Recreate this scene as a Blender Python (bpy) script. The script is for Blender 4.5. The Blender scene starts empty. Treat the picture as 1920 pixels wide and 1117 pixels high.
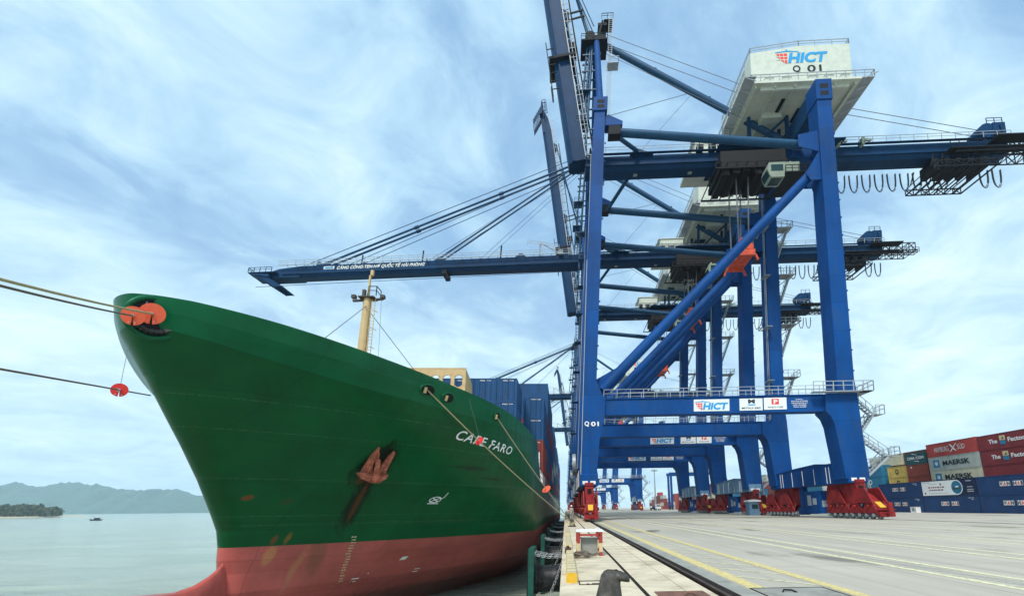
import bpy, math, random
from mathutils import Vector, Matrix
S = bpy.context.scene
COL = S.collection
random.seed(7)
R = math.radians

# ------------------------------------------------------------------ camera
cam = bpy.data.cameras.new('camera'); cam_o = bpy.data.objects.new('camera', cam); COL.objects.link(cam_o)
cam.sensor_width = 36.0; cam.lens = 875/1920*36
cam.shift_x = (960-1095)/1920; cam.shift_y = (738-558.5)/1920
cam.clip_start = 0.05; cam.clip_end = 30000
EYE = 1.45
def _cambasis():
    f, xp, yp = 875., 1095., 738.
    q = Vector((1060-xp, 952.3-yp, f)).normalized()
    p = Vector((4060-xp, 952.3-30-yp, f))
    u = q.cross(p).normalized()
    if u[1] > 0: u = -u
    x = q.cross(u)
    return x, q, u
_x, _q, _u = _cambasis()
_r = Matrix((_x, _q, _u))            # world = _r @ camera vector (x right, y down, z forward)
right = _r.col[0]; up = -_r.col[1]; back = -_r.col[2]
cam_o.matrix_world = Matrix(((right[0], up[0], back[0], 0), (right[1], up[1], back[1], 0), (right[2], up[2], back[2], EYE), (0, 0, 0, 1)))
S.camera = cam_o

# ------------------------------------------------------------------ sun, sky, exposure
SUN_EL, SUN_AZ = R(52), R(200)       # azimuth measured from +Y clockwise
sd = Vector((math.sin(SUN_AZ)*math.cos(SUN_EL), math.cos(SUN_AZ)*math.cos(SUN_EL), math.sin(SUN_EL)))
sun = bpy.data.lights.new('sun', 'SUN'); sun.energy = 3.0; sun.angle = R(12); sun.color = (1, .95, .87)
sun_o = bpy.data.objects.new('sun', sun); COL.objects.link(sun_o)
sun_o.rotation_euler = sd.to_track_quat('Z', 'Y').to_euler(); sun_o.location = (0, 0, 200)
S.view_settings.view_transform = 'Standard'; S.view_settings.look = 'None'
S.view_settings.exposure = 0.3; S.view_settings.gamma = 1
S.view_settings.use_curve_mapping = False
S.render.engine = 'CYCLES'
S.cycles.use_denoising = True
S.cycles.max_bounces = 6; S.cycles.volume_bounces = 1
S.cycles.use_adaptive_sampling = True

def N(nt, t, **kw):
    n = nt.nodes.new(t)
    for k, v in kw.items():
        if k.startswith('i_'):
            key = k[2:]
            n.inputs[int(key) if key.isdigit() else key.replace('_', ' ')].default_value = v
        else: setattr(n, k, v)
    return n
def math_n(nt, op, a, b=None, c=None, clamp=False):
    n = nt.nodes.new('ShaderNodeMath'); n.operation = op; n.use_clamp = clamp
    for i, v in enumerate((a, b, c)):
        if v is None: continue
        if isinstance(v, (int, float)): n.inputs[i].default_value = v
        else: nt.links.new(v, n.inputs[i])
    return n.outputs[0]
def ramp(nt, src, stops, interp='LINEAR'):
    n = nt.nodes.new('ShaderNodeValToRGB'); n.color_ramp.interpolation = interp
    e = n.color_ramp.elements
    while len(e) < len(stops): e.new(0.5)
    for k, (p, c) in enumerate(stops):
        e[k].position = p; e[k].color = (*c, 1) if len(c) == 3 else c
    nt.links.new(src, n.inputs[0]); return n.outputs[0]
def mix(nt, fac, a, b, mode='MIX'):
    n = nt.nodes.new('ShaderNodeMix'); n.data_type = 'RGBA'; n.blend_type = mode
    for i, v in ((0, fac), (6, a), (7, b)):
        if isinstance(v, (int, float)): n.inputs[i].default_value = v
        elif isinstance(v, tuple): n.inputs[i].default_value = (*v, 1) if len(v) == 3 else v
        else: nt.links.new(v, n.inputs[i])
    return n.outputs[2]

W = bpy.data.worlds.new('World'); S.world = W; W.use_nodes = True
nt = W.node_tree; nt.nodes.clear(); L = nt.links
sky = N(nt, 'ShaderNodeTexSky', sky_type='NISHITA', sun_disc=False)
sky.sun_elevation = SUN_EL; sky.sun_rotation = SUN_AZ
sky.air_density = 1.0; sky.dust_density = 1.5; sky.ozone_density = 1.5
tc = N(nt, 'ShaderNodeTexCoord')
sep = N(nt, 'ShaderNodeSeparateXYZ'); L.new(tc.outputs['Generated'], sep.inputs[0])
zc = math_n(nt, 'ADD', math_n(nt, 'MAXIMUM', sep.outputs[2], 0.0), 0.22)
cx = math_n(nt, 'DIVIDE', sep.outputs[0], zc); cy = math_n(nt, 'DIVIDE', sep.outputs[1], zc)
cmb = N(nt, 'ShaderNodeCombineXYZ'); L.new(cx, cmb.inputs[0]); L.new(cy, cmb.inputs[1])
mr = N(nt, 'ShaderNodeMapping'); L.new(cmb.outputs[0], mr.inputs[0]); mr.inputs['Rotation'].default_value = (0, 0, R(-52))
mp = N(nt, 'ShaderNodeMapping'); L.new(mr.outputs[0], mp.inputs[0])
mp.inputs['Scale'].default_value = (.62, 1.0, 1); mp.inputs['Location'].default_value = (3.1, 1.7, 0)
n1 = N(nt, 'ShaderNodeTexNoise', i_Scale=1.5, i_Detail=8.0, i_Roughness=.55, i_Distortion=.4); L.new(mp.outputs[0], n1.inputs['Vector'])
n2 = N(nt, 'ShaderNodeTexNoise', i_Scale=3.6, i_Detail=9.0, i_Roughness=.62, i_Distortion=.7); L.new(cmb.outputs[0], n2.inputs['Vector'])
n3 = N(nt, 'ShaderNodeTexNoise', i_Scale=.55, i_Detail=3.0, i_Roughness=.5); L.new(cmb.outputs[0], n3.inputs['Vector'])
cov = math_n(nt, 'ADD', math_n(nt, 'MULTIPLY', n1.outputs[0], .48), math_n(nt, 'ADD', math_n(nt, 'MULTIPLY', n2.outputs[0], .34), math_n(nt, 'MULTIPLY', n3.outputs[0], .18)))
covr = ramp(nt, cov, [(.38, (0, 0, 0)), (.46, (1, 1, 1))])
# clouds: greyer where thick, white where thin
shade = ramp(nt, cov, [(.37, (.21, .37, .60)), (.44, (.28, .46, .66)), (.50, (.40, .60, .76)), (.56, (.54, .73, .84)), (.66, (.78, .88, .92))])
lowwhite = ramp(nt, math_n(nt, 'MAXIMUM', sep.outputs[2], 0.0), [(0.0, (1, 1, 1)), (.16, (.75, .75, .75)), (.5, (0, 0, 0))])
cloudcol = mix(nt, math_n(nt, 'MULTIPLY', lowwhite, .5), shade, (.74, .93, .97))
bg1 = N(nt, 'ShaderNodeBackground'); bg1.inputs[1].default_value = .14
skyc = mix(nt, .45, sky.outputs[0], (2.3, 4.2, 6.2)); L.new(skyc, bg1.inputs[0])
bg2 = N(nt, 'ShaderNodeBackground'); bg2.inputs[1].default_value = 1.08; L.new(cloudcol, bg2.inputs[0])
ms = N(nt, 'ShaderNodeMixShader')
fac = math_n(nt, 'ADD', math_n(nt, 'MULTIPLY', covr, .25), math_n(nt, 'MULTIPLY_ADD', lowwhite, .05, .7))
L.new(fac, ms.inputs[0]); L.new(bg1.outputs[0], ms.inputs[1]); L.new(bg2.outputs[0], ms.inputs[2])
wo = N(nt, 'ShaderNodeOutputWorld'); L.new(ms.outputs[0], wo.inputs[0])

# ------------------------------------------------------------------ materials
MATS = {}
def plates(t, src, size, col, amt, seam=.5):
    """slightly different tone plate by plate, with a thin seam between plates"""
    dv = N(t, 'ShaderNodeVectorMath', operation='DIVIDE'); t.links.new(src, dv.inputs[0]); dv.inputs[1].default_value = size
    fl_ = N(t, 'ShaderNodeVectorMath', operation='FLOOR'); t.links.new(dv.outputs[0], fl_.inputs[0])
    wn = N(t, 'ShaderNodeTexWhiteNoise'); wn.noise_dimensions = '3D'; t.links.new(fl_.outputs[0], wn.inputs['Vector'])
    k = math_n(t, 'MULTIPLY_ADD', wn.outputs['Value'], 2*amt, 1-amt)
    fr = N(t, 'ShaderNodeVectorMath', operation='FRACTION'); t.links.new(dv.outputs[0], fr.inputs[0])
    sp = N(t, 'ShaderNodeSeparateXYZ'); t.links.new(fr.outputs[0], sp.inputs[0])
    for i, sz in enumerate(size):
        if sz < 50: k = math_n(t, 'MULTIPLY', k, math_n(t, 'SUBTRACT', 1.0, math_n(t, 'MULTIPLY', math_n(t, 'LESS_THAN', sp.outputs[i], .05/sz), seam)))
    vm = N(t, 'ShaderNodeVectorMath', operation='SCALE'); t.links.new(col, vm.inputs[0]); t.links.new(k, vm.inputs['Scale'])
    return vm.outputs[0]
def mat(name, col, rough=.55, metal=0., var=.12, scale=1.2, bump=0., bscale=20., dirt=None, dirt_amt=.3, dscale=2.0, spec=.3, vstretch=1.0, plate=None, pamt=.1):
    m = bpy.data.materials.new(name); m.use_nodes = True; t = m.node_tree; b = t.nodes['Principled BSDF']
    b.inputs['Roughness'].default_value = rough; b.inputs['Metallic'].default_value = metal
    b.inputs['Specular IOR Level'].default_value = spec
    tcn = N(t, 'ShaderNodeTexCoord')
    mpn = N(t, 'ShaderNodeMapping'); t.links.new(tcn.outputs['Object'], mpn.inputs[0]); mpn.inputs['Scale'].default_value = (1, 1, vstretch)
    nn = N(t, 'ShaderNodeTexNoise', i_Scale=scale, i_Detail=6.0, i_Roughness=.6); t.links.new(mpn.outputs[0], nn.inputs['Vector'])
    lo = tuple(max(0, c*(1-var*1.6)) for c in col); hi = tuple(min(1, c*(1+var*1.4)) for c in col)
    c = ramp(t, nn.outputs[0], [(.3, lo), (.7, hi)])
    if dirt:
        nd = N(t, 'ShaderNodeTexNoise', i_Scale=dscale, i_Detail=8.0, i_Roughness=.68); t.links.new(mpn.outputs[0], nd.inputs['Vector'])
        f = ramp(t, nd.outputs[0], [(.50, (0, 0, 0)), (.70, (dirt_amt,)*3)])
        c = mix(t, f, c, dirt)
    if plate: c = plates(t, tcn.outputs['Object'], plate, c, pamt, .35)
    t.links.new(c, b.inputs['Base Color'])
    if bump:
        nb = N(t, 'ShaderNodeTexNoise', i_Scale=bscale, i_Detail=5.0); t.links.new(tcn.outputs['Object'], nb.inputs['Vector'])
        bp = N(t, 'ShaderNodeBump', i_Strength=bump, i_Distance=.02); t.links.new(nb.outputs[0], bp.inputs['Height']); t.links.new(bp.outputs[0], b.inputs['Normal'])
    MATS[name] = m; return m
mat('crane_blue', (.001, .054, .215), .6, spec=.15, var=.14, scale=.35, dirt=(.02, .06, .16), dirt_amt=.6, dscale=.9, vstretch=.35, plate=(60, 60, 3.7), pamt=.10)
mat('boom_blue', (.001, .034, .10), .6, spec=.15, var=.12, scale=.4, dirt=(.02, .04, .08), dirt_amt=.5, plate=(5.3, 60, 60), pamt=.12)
mat('hut_lit_sill_grey', (.13, .24, .36), .5, var=.1)  # crane blue paled on sills, side light put into colour; hut wall's own tone
mat('tube_teal', (.004, .055, .13), .5, var=.12, scale=.5)
mat('crane_red', (.26, .013, .015), .6, var=.35, scale=1.2, dirt=(.07, .012, .012), dirt_amt=.95, dscale=2.4)
mat('spreader_orange', (.60, .085, .035), .5, var=.2, dirt=(.2, .05, .03), dirt_amt=.5)
mat('house_white', (.56, .60, .52), .5, var=.05, dirt=(.34, .36, .28), dirt_amt=.35, dscale=.7)
mat('house_green', (.27, .33, .27), .5, var=.08)
mat('steel_grey', (.30, .34, .36), .5, metal=.3, var=.1)
mat('walk_grey', (.33, .37, .40), .5, var=.1)
mat('steel_dark', (.005, .008, .013), .75, var=.2)
mat('black', (.006, .006, .007), .7, var=.1)
mat('cable', (.13, .14, .16), .6, var=.05)
mat('white', (.80, .80, .78), .5, var=.04)
mat('sign_white', (.72, .76, .76), .5, var=.03)
mat('logo_blue', (.01, .30, .62), .5, var=.03)
mat('logo_red', (.78, .05, .04), .5, var=.03)
mat('ink', (.01, .015, .03), .5, var=.03)
mat('glass_dark', (.02, .05, .06), .08, var=.05)
mat('rope', (.42, .36, .20), .8, var=.2, scale=30.)
mat('rope_dark', (.16, .13, .10), .8, var=.2, scale=30.)
mat('guard_orange', (.85, .13, .06), .45, var=.06, scale=6)
mat('guard_red', (.70, .035, .03), .45, var=.06, scale=6)
mat('beige', (.55, .42, .21), .5, var=.08, dirt=(.3, .16, .06), dirt_amt=.35, dscale=1.5)
mat('rust', (.46, .13, .075), .8, var=.35, scale=5., bump=.4, dirt=(.09, .03, .015), dirt_amt=.7, dscale=4.)
mat('rubber', (.012, .013, .014), .5, var=.4, scale=6., bump=.3, bscale=12, dirt=(.10, .10, .10), dirt_amt=.5, dscale=3)
mat('fender_green', (.012, .085, .06), .4, var=.15, scale=3, dirt=(.03, .05, .04), dirt_amt=.5)
mat('chain', (.52, .53, .53), .4, metal=.5, var=.15, scale=9)
mat('bollard', (.055, .05, .045), .55, var=.3, scale=7., bump=.3, dirt=(.20, .19, .17), dirt_amt=.5, dscale=6)
mat('yellow_paint', (.72, .42, .03), .6, var=.12, scale=8, dirt=(.35, .28, .14), dirt_amt=.6, dscale=7)
mat('cream_paint', (.62, .50, .28), .6, var=.12, scale=8, dirt=(.35, .3, .2), dirt_amt=.5, dscale=7)
mat('stripe_red', (.36, .04, .035), .5, var=.12, scale=8, dirt=(.2, .1, .08), dirt_amt=.5, dscale=7)
mat('concrete', (.60, .52, .385), .85, var=.12, scale=1.0, bump=.25, bscale=25, dirt=(.26, .20, .13), dirt_amt=.75, dscale=1.1)
mat('concrete_grey', (.30, .30, .27), .85, var=.15, scale=1.3, bump=.3, bscale=18, dirt=(.12, .12, .10), dirt_amt=.6, dscale=1.5)
mat('rail_steel', (.13, .09, .075), .5, metal=.6, var=.3, scale=10)
mat('plate_rust', (.20, .10, .07), .7, metal=.2, var=.3, scale=3, bump=.3)
mat('joint', (.08, .07, .06), .9, var=.2)
mat('person_skin', (.40, .24, .17), .6); mat('shirt', (.45, .47, .48), .8); mat('trousers', (.35, .36, .37), .8)
mat('sand', (.50, .42, .28), .9, var=.12, scale=.02)
mat('boat_dark', (.03, .035, .05), .5)

# ------------------------------------------------------------------ mesh builder
class MB:
    def __init__(s): s.v = []; s.f = []; s.mi = []; s.sm = []
    def add(s, vs, fs, m=0, smooth=False):
        o = len(s.v); s.v += [tuple(p) for p in vs]
        for f in fs: s.f.append(tuple(i+o for i in f)); s.mi.append(m); s.sm.append(smooth)
    def box(s, x0, x1, y0, y1, z0, z1, m=0):
        vs = [(x, y, z) for z in (z0, z1) for y in (y0, y1) for x in (x0, x1)]
        s.add(vs, [(0, 2, 3, 1), (4, 5, 7, 6), (0, 1, 5, 4), (2, 6, 7, 3), (0, 4, 6, 2), (1, 3, 7, 5)], m)
    def tube(s, a, b, r, n=8, r2=None, m=0, caps=True, smooth=True):
        a = Vector(a); b = Vector(b); d = (b-a)
        if d.length < 1e-6: return
        d.normalize(); t = Vector((0, 0, 1)) if abs(d.z) < .9 else Vector((1, 0, 0))
        e1 = d.cross(t).normalized(); e2 = d.cross(e1); r2 = r if r2 is None else r2
        vs = []
        for c, rr in ((a, r), (b, r2)):
            for k in range(n):
                w = 2*math.pi*k/n + math.pi/n
                vs.append(c + e1*math.cos(w)*rr + e2*math.sin(w)*rr)
        s.add(vs, [(k, (k+1) % n, n+(k+1) % n, n+k) for k in range(n)], m, smooth and n > 5)
        if caps: s.add(vs, [tuple(range(n-1, -1, -1)), tuple(range(n, 2*n))], m)
    def path(s, pts, r, n=6, m=0):
        pts = [Vector(p) for p in pts]; rings = []
        for i, p in enumerate(pts):
            d = (pts[min(i+1, len(pts)-1)]-pts[max(i-1, 0)]).normalized()
            t = Vector((0, 0, 1)) if abs(d.z) < .95 else Vector((1, 0, 0))
            e1 = d.cross(t).normalized(); e2 = d.cross(e1)
            rings.append([p+e1*math.cos(2*math.pi*k/n)*r+e2*math.sin(2*math.pi*k/n)*r for k in range(n)])
        vs = [q for rg in rings for q in rg]
        fs = [(i*n+k, i*n+(k+1) % n, (i+1)*n+(k+1) % n, (i+1)*n+k) for i in range(len(pts)-1) for k in range(n)]
        s.add(vs, fs, m, True)
    def bar(s, a, b, w, h=None, m=0):
        h = h or w; a = Vector(a); b = Vector(b); d = (b-a).normalized()
        t = Vector((0, 0, 1)) if abs(d.z) < .95 else Vector((0, 1, 0))
        e1 = d.cross(t).normalized()*w/2; e2 = e1.normalized().cross(d)*h/2
        vs = [c+p for c in (a, b) for p in (-e1-e2, e1-e2, e1+e2, -e1+e2)]
        s.add(vs, [(0, 1, 2, 3), (7, 6, 5, 4), (0, 4, 5, 1), (1, 5, 6, 2), (2, 6, 7, 3), (3, 7, 4, 0)], m)
    def prism(s, poly, axis, lo, hi, m=0):
        def P(a, b, c):
            return {'y': (a, c, b), 'x': (c, a, b), 'z': (a, b, c)}[axis]
        n = len(poly); vs = [P(a, b, lo) for a, b in poly]+[P(a, b, hi) for a, b in poly]
        s.add(vs, [tuple(range(n)), tuple(range(2*n-1, n-1, -1))]+[((k+1) % n, k, n+k, n+(k+1) % n) for k in range(n)], m)
    def rail(s, pts, h=1.1, step=2.0, r=.035, m=0, mid=True):
        pts = [Vector(p) for p in pts]; Z = Vector((0, 0, 1))
        for a, b in zip(pts, pts[1:]):
            n = max(1, int((b-a).length/step))
            s.bar(a+Z*h, b+Z*h, 2*r, m=m)
            if mid: s.bar(a+Z*h*.55, b+Z*h*.55, 1.5*r, m=m)
            for k in range(n+1):
                p = a.lerp(b, k/n); s.bar(p, p+Z*h, 2*r, m=m)
    def stair(s, a, b, w, m=0, axis='y'):
        a = Vector(a); b = Vector(b); o = Vector((0, w/2, 0)) if axis == 'y' else Vector((w/2, 0, 0))
        for sg in (-1, 1):
            s.bar(a+o*sg, b+o*sg, .08, .22, m=m); s.bar(a+o*sg+Vector((0, 0, 1)), b+o*sg+Vector((0, 0, 1)), .06, m=m)
            for k in range(4):
                p = a.lerp(b, k/3)+o*sg; s.bar(p, p+Vector((0, 0, 1)), .06, m=m)
        n = max(3, int(abs(b.z-a.z)/.28))
        for k in range(n+1):
            p = a.lerp(b, k/n); s.bar(p-o, p+o, .24, .05, m=m)
    def mesh(s, name, mats, xf=None):
        me = bpy.data.meshes.new(name)
        vs = [xf(*p) for p in s.v] if xf else s.v
        me.from_pydata(vs, [], s.f)
        for m in (mats if isinstance(mats, (list, tuple)) else [mats]): me.materials.append(MATS[m] if isinstance(m, str) else m)
        me.polygons.foreach_set('material_index', s.mi); me.polygons.foreach_set('use_smooth', s.sm)
        me.update(); return me
    def build(s, name, mats, parent=None, xf=None, loc=None, **props):
        o = bpy.data.objects.new(name, s.mesh(name, mats, xf)); COL.objects.link(o)
        if parent: o.parent = parent
        if loc: o.location = loc
        for k, v in props.items(): o[k] = v
        return o
def empty(name, loc, rz=0, **props):
    o = bpy.data.objects.new(name, None); COL.objects.link(o); o.location = loc; o.rotation_euler = (0, 0, rz); o.empty_display_size = .2
    for k, v in props.items(): o[k] = v
    return o
def copy_tree(o, parent=None):
    c = o.copy(); COL.objects.link(c); c.parent = parent
    for ch in list(o.children): copy_tree(ch, c)
    return c

# flat lettering: (verts2d, faces), centred
_TX = {}
def text2d(s, bold=.0, shear=0., space=1.0):
    key = (s, bold, shear, space)
    if key in _TX: return _TX[key]
    cu = bpy.data.curves.new('lettering_curve', 'FONT'); cu.body = s; cu.offset = bold; cu.shear = shear; cu.resolution_u = 3
    cu.space_character = space; cu.fill_mode = 'FRONT'
    o = bpy.data.objects.new('lettering_curve', cu); COL.objects.link(o)
    dg = bpy.context.evaluated_depsgraph_get(); dg.update()
    me = bpy.data.meshes.new_from_object(o.evaluated_get(dg))
    vs = [(v.co.x, v.co.y) for v in me.vertices]; fs = [tuple(p.vertices) for p in me.polygons]
    bpy.data.objects.remove(o); bpy.data.curves.remove(cu); bpy.data.meshes.remove(me)
    x0 = min(v[0] for v in vs); x1 = max(v[0] for v in vs); y0 = min(v[1] for v in vs); y1 = max(v[1] for v in vs)
    r = ([((x-x0)/(x1-x0), (y-y0)/(y1-y0)) for x, y in vs], fs, (x1-x0)/(y1-y0))
    _TX[key] = r; return r
def put_text(mb, s, org, a, b, width, height, m=0, bold=.0, shear=0., space=1.0, thick=0):
    """letters fill the box (width, height) whose lower left corner is org, spanned by unit vectors a, b"""
    vs, fs, _ = text2d(s, bold, shear, space); org = Vector(org); a = Vector(a)*width; b = Vector(b)*height
    mb.add([org+a*x+b*y for x, y in vs], fs, m)
def put_poly(mb, poly, org, a, b, m=0):
    org = Vector(org); a = Vector(a); b = Vector(b)
    mb.add([org+a*x+b*y for x, y in poly], [tuple(range(len(poly)))], m)
def put_logo(mb, org, a, b, w, h, nrm):
    """terminal logo: latticed red hull, blue crane line, blue letters; mats 0 red, 1 blue, 2 white"""
    n = Vector(nrm)*.012; org = Vector(org); A = Vector(a)*w; B = Vector(b)*h
    def pl(poly, m, k=1): mb.add([org+A*x+B*y+n*k for x, y in poly], [tuple(range(len(poly)))], m)
    pl([(.0, .72), (.05, .38), (.13, .14), (.21, .0), (.21, .72)], 0)
    for y in (.28, .5): pl([(.0, y), (.21, y-.03), (.21, y+.02), (.0, y+.05)], 2, 2)
    for x in (.075, .15): pl([(x, .02), (x+.012, .02), (x-.01, .74), (x-.022, .74)], 2, 2)
    pl([(-.02, .78), (.2, .84), (.44, .78), (.44, .83), (.22, .92), (.2, .92), (-.02, .83)], 1)
    pl([(.19, .88), (.215, .88), (.215, 1.), (.19, 1.)], 1)
    vs, fs, _ = text2d('HICT', .045, .18, 1.0)
    mb.add([org+A*(.22+.78*x)+B*(.03+.72*y)+n for x, y in vs], fs, 1)

XC=-17.0
def lerp(a,b,t): return a+(b-a)*t
def interp(x,pts):
    if x<=pts[0][0]: return pts[0][1]
    for (a,va),(b,vb) in zip(pts,pts[1:]):
        if x<=b: return va+(vb-va)*(x-a)/(b-a)
    return pts[-1][1]
# z -> start of main waterline, length, exponents, half breadth
MAIN_Y=[(-7,27.0),(-4.8,26.2),(-2.5,25.4),(-1.6,25.3),(-.85,25.1),(-.3,25.05),(.4,24.85),(1.17,24.3),(2.9,22.95),(4.4,21.6),(5.8,20.25),(6.9,19.3),(7.4,18.85),(8.4,18.0),(9.6,17.55)]
MAIN_L=[(-7,46),(-4.8,36),(-2.5,25),(-.3,19),(2.9,19.5),(5.8,23),(7.4,27),(9.6,30)]
MAIN_P=[(-7,1.8),(-4.8,1.8),(-.3,1.85),(5.8,2.0),(7.4,2.1),(9.6,2.2)]
MAIN_Q=[(-7,1.0),(-.3,1.0),(2.9,1.03),(5.8,1.15),(7.4,1.30),(9.6,1.36)]
MAIN_B=[(-7,11.0),(-4.8,12.4),(-2.5,13.8),(-.3,14.45),(9.6,14.5)]
R0=[(-7,.5),(-2,.42),(3,.35),(6,.3),(9.6,.25)]
def halfb(Y,z):
    Y0=interp(z,MAIN_Y); s=Y-Y0
    if s<=0: return 0.0
    L=interp(z,MAIN_L);p=interp(z,MAIN_P);q=interp(z,MAIN_Q);B=interp(z,MAIN_B)
    r=interp(z,R0)
    nose=math.sqrt(max(0,1-(1-min(s/r,1))**2))*r
    u=min(s/L,1)
    g=(1-(1-u)**p)**(1/q)
    return min(B,nose+B*g)
TOP=[(16,9.85),(18.2,9.8),(20,9.6),(24,9.13),(28,8.75),(33,8.42),(36,8.1),(39,7.6),(42,7.15),(44,6.3),(48.5,4.2),(300,4.1)]
KN=[(16,8.8),(18.2,8.55),(20,8.1),(22,7.75),(24,7.5),(28,7.3),(33,7.18),(42,7.15),(43,7.0)]
def ztop(Y): return interp(Y,TOP)
def zkn(Y): return min(interp(Y,KN),ztop(Y)-.04)

PM=[(-7,.6),(-.3,.62),(1.17,.64),(2.9,.68),(4.4,.72),(5.8,.76),(6.9,.78),(7.4,.79),(8.4,.87),(9.6,.96)]
PN=[(-7,.35),(6,.35),(9.6,.75)]
def halfp(Y,z):
    Y0=interp(z,MAIN_Y); s=Y-Y0
    if s<=0: return 0.0
    r=interp(z,PN); B=interp(z,MAIN_B)-r
    nose=math.sqrt(max(0,1-(1-min(s/r,1))**2))*r
    m=interp(z,PM)*(.86 if z<5 else .9)
    return min(halfb(Y,z) if s>25 else 99, nose+B*math.tanh(m*s/B))
WZ = -4.8          # water level
# ================================================================== SETTING
def structure(o): o['kind'] = 'structure'; return o
# water
def water_mat():
    m = bpy.data.materials.new('water'); m.use_nodes = True; t = m.node_tree; b = t.nodes['Principled BSDF']
    b.inputs['Roughness'].default_value = .12; b.inputs['IOR'].default_value = 1.33
    tcn = N(t, 'ShaderNodeTexCoord')
    mpn = N(t, 'ShaderNodeMapping'); t.links.new(tcn.outputs['Object'], mpn.inputs[0]); mpn.inputs['Rotation'].default_value = (0, 0, R(40)); mpn.inputs['Scale'].default_value = (1, 2.2, 1)
    a = N(t, 'ShaderNodeTexNoise', i_Scale=.9, i_Detail=6., i_Roughness=.6, i_Distortion=.6); t.links.new(mpn.outputs[0], a.inputs['Vector'])
    c = N(t, 'ShaderNodeTexNoise', i_Scale=.04, i_Detail=4., i_Distortion=.8); t.links.new(mpn.outputs[0], c.inputs['Vector'])
    h = math_n(t, 'ADD', math_n(t, 'MULTIPLY', a.outputs[0], .5), math_n(t, 'MULTIPLY', c.outputs[0], 3.0))
    bp = N(t, 'ShaderNodeBump', i_Strength=.9, i_Distance=.5); t.links.new(h, bp.inputs['Height']); t.links.new(bp.outputs[0], b.inputs['Normal'])
    t.links.new(ramp(t, c.outputs[0], [(.35, (.31, .37, .29)), (.65, (.40, .45, .36))]), b.inputs['Base Color'])
    MATS['water'] = m
water_mat()
mb = MB(); mb.add([(-6500, -600, WZ), (3, -600, WZ), (3, 5700, WZ), (-6500, 5700, WZ)], [(0, 1, 2, 3)]); structure(mb.build('water', 'water'))
# yard ground: one sheet to the horizon
def ground_mat():
    m = bpy.data.materials.new('asphalt'); m.use_nodes = True; t = m.node_tree; b = t.nodes['Principled BSDF']
    b.inputs['Roughness'].default_value = .85; b.inputs['Specular IOR Level'].default_value = .3
    tcn = N(t, 'ShaderNodeTexCoord')
    mpn = N(t, 'ShaderNodeMapping'); t.links.new(tcn.outputs['Object'], mpn.inputs[0]); mpn.inputs['Scale'].default_value = (1, .35, 1)
    a = N(t, 'ShaderNodeTexNoise', i_Scale=.35, i_Detail=8., i_Roughness=.62); t.links.new(mpn.outputs[0], a.inputs['Vector'])
    g = N(t, 'ShaderNodeTexNoise', i_Scale=60., i_Detail=3.); t.links.new(tcn.outputs['Object'], g.inputs['Vector'])
    col = ramp(t, a.outputs[0], [(.3, (.38, .345, .275)), (.7, (.54, .49, .395))])
    col = mix(t, .35, col, ramp(t, g.outputs[0], [(.3, (.18, .175, .155)), (.7, (.54, .525, .47))]))
    st = N(t, 'ShaderNodeTexNoise', i_Scale=.30, i_Detail=6., i_Roughness=.55); t.links.new(mpn.outputs[0], st.inputs['Vector'])
    col = mix(t, ramp(t, st.outputs[0], [(.60, (0, 0, 0)), (.67, (.6, .6, .6))]), col, (.07, .068, .06))
    # long tyre tracks
    sp = N(t, 'ShaderNodeSeparateXYZ'); t.links.new(tcn.outputs['Object'], sp.inputs[0])
    tr = N(t, 'ShaderNodeTexNoise', i_Scale=1.6, i_Detail=4.); tr.noise_dimensions = '1D'; t.links.new(sp.outputs[0], tr.inputs['W'])
    col = mix(t, ramp(t, tr.outputs[0], [(.5, (0, 0, 0)), (.72, (.3, .3, .3))]), col, (.18, .17, .15))
    col = plates(t, tcn.outputs['Object'], (7.5, 12.0, 90), col, .05, .3)
    t.links.new(col, b.inputs['Base Color'])
    bp = N(t, 'ShaderNodeBump', i_Strength=.3, i_Distance=.01); t.links.new(g.outputs[0], bp.inputs['Height']); t.links.new(bp.outputs[0], b.inputs['Normal'])
    MATS['asphalt'] = m
ground_mat()
mb = MB()
xs = [3.3, 20, 60, 200, 800, 2600]; ys = [-500, -20, 40, 150, 600, 5700]
for i in range(5):
    for j in range(5):
        mb.add([(xs[i], ys[j], 0), (xs[i+1], ys[j], 0), (xs[i+1], ys[j+1], 0), (xs[i], ys[j+1], 0)], [(0, 1, 2, 3)])
structure(mb.build('ground', 'asphalt'))
# quay deck: concrete strip with rail groove and cable slot
def groove_strip(mb, x0, x1, z, m=0):
    Y = [-60, 0, 10, 20, 40, 80, 160, 700]
    for a, b in zip(Y, Y[1:]): mb.add([(x0, a, z), (x1, a, z), (x1, b, z), (x0, b, z)], [(0, 1, 2, 3)], m)
def groove_wall(mb, x, z0, z1, m=0, flip=False):
    mb.add([(x, -60, z0), (x, 700, z0), (x, 700, z1), (x, -60, z1)], [(0, 1, 2, 3)], m)
mb = MB()
DZ = .004
edges = [(-.1, 1.36, 0), (1.44, 2.14, 0), (2.15, 2.57, 0), (2.95, 3.3, 1)]
for x0, x1, m in edges: groove_strip(mb, x0, x1, DZ, m)
for x0, x1, d in ((1.36, 1.44, .08), (2.14, 2.15, .02), (2.57, 2.95, .14)):
    groove_strip(mb, x0, x1, -d, 2); groove_wall(mb, x0, -d, DZ, 2); groove_wall(mb, x1, -d, DZ, 2)
mb.add([(-.1, -60, WZ-1), (-.1, 700, WZ-1), (-.1, 700, DZ), (-.1, -60, DZ)], [(0, 1, 2, 3)], 1)
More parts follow.
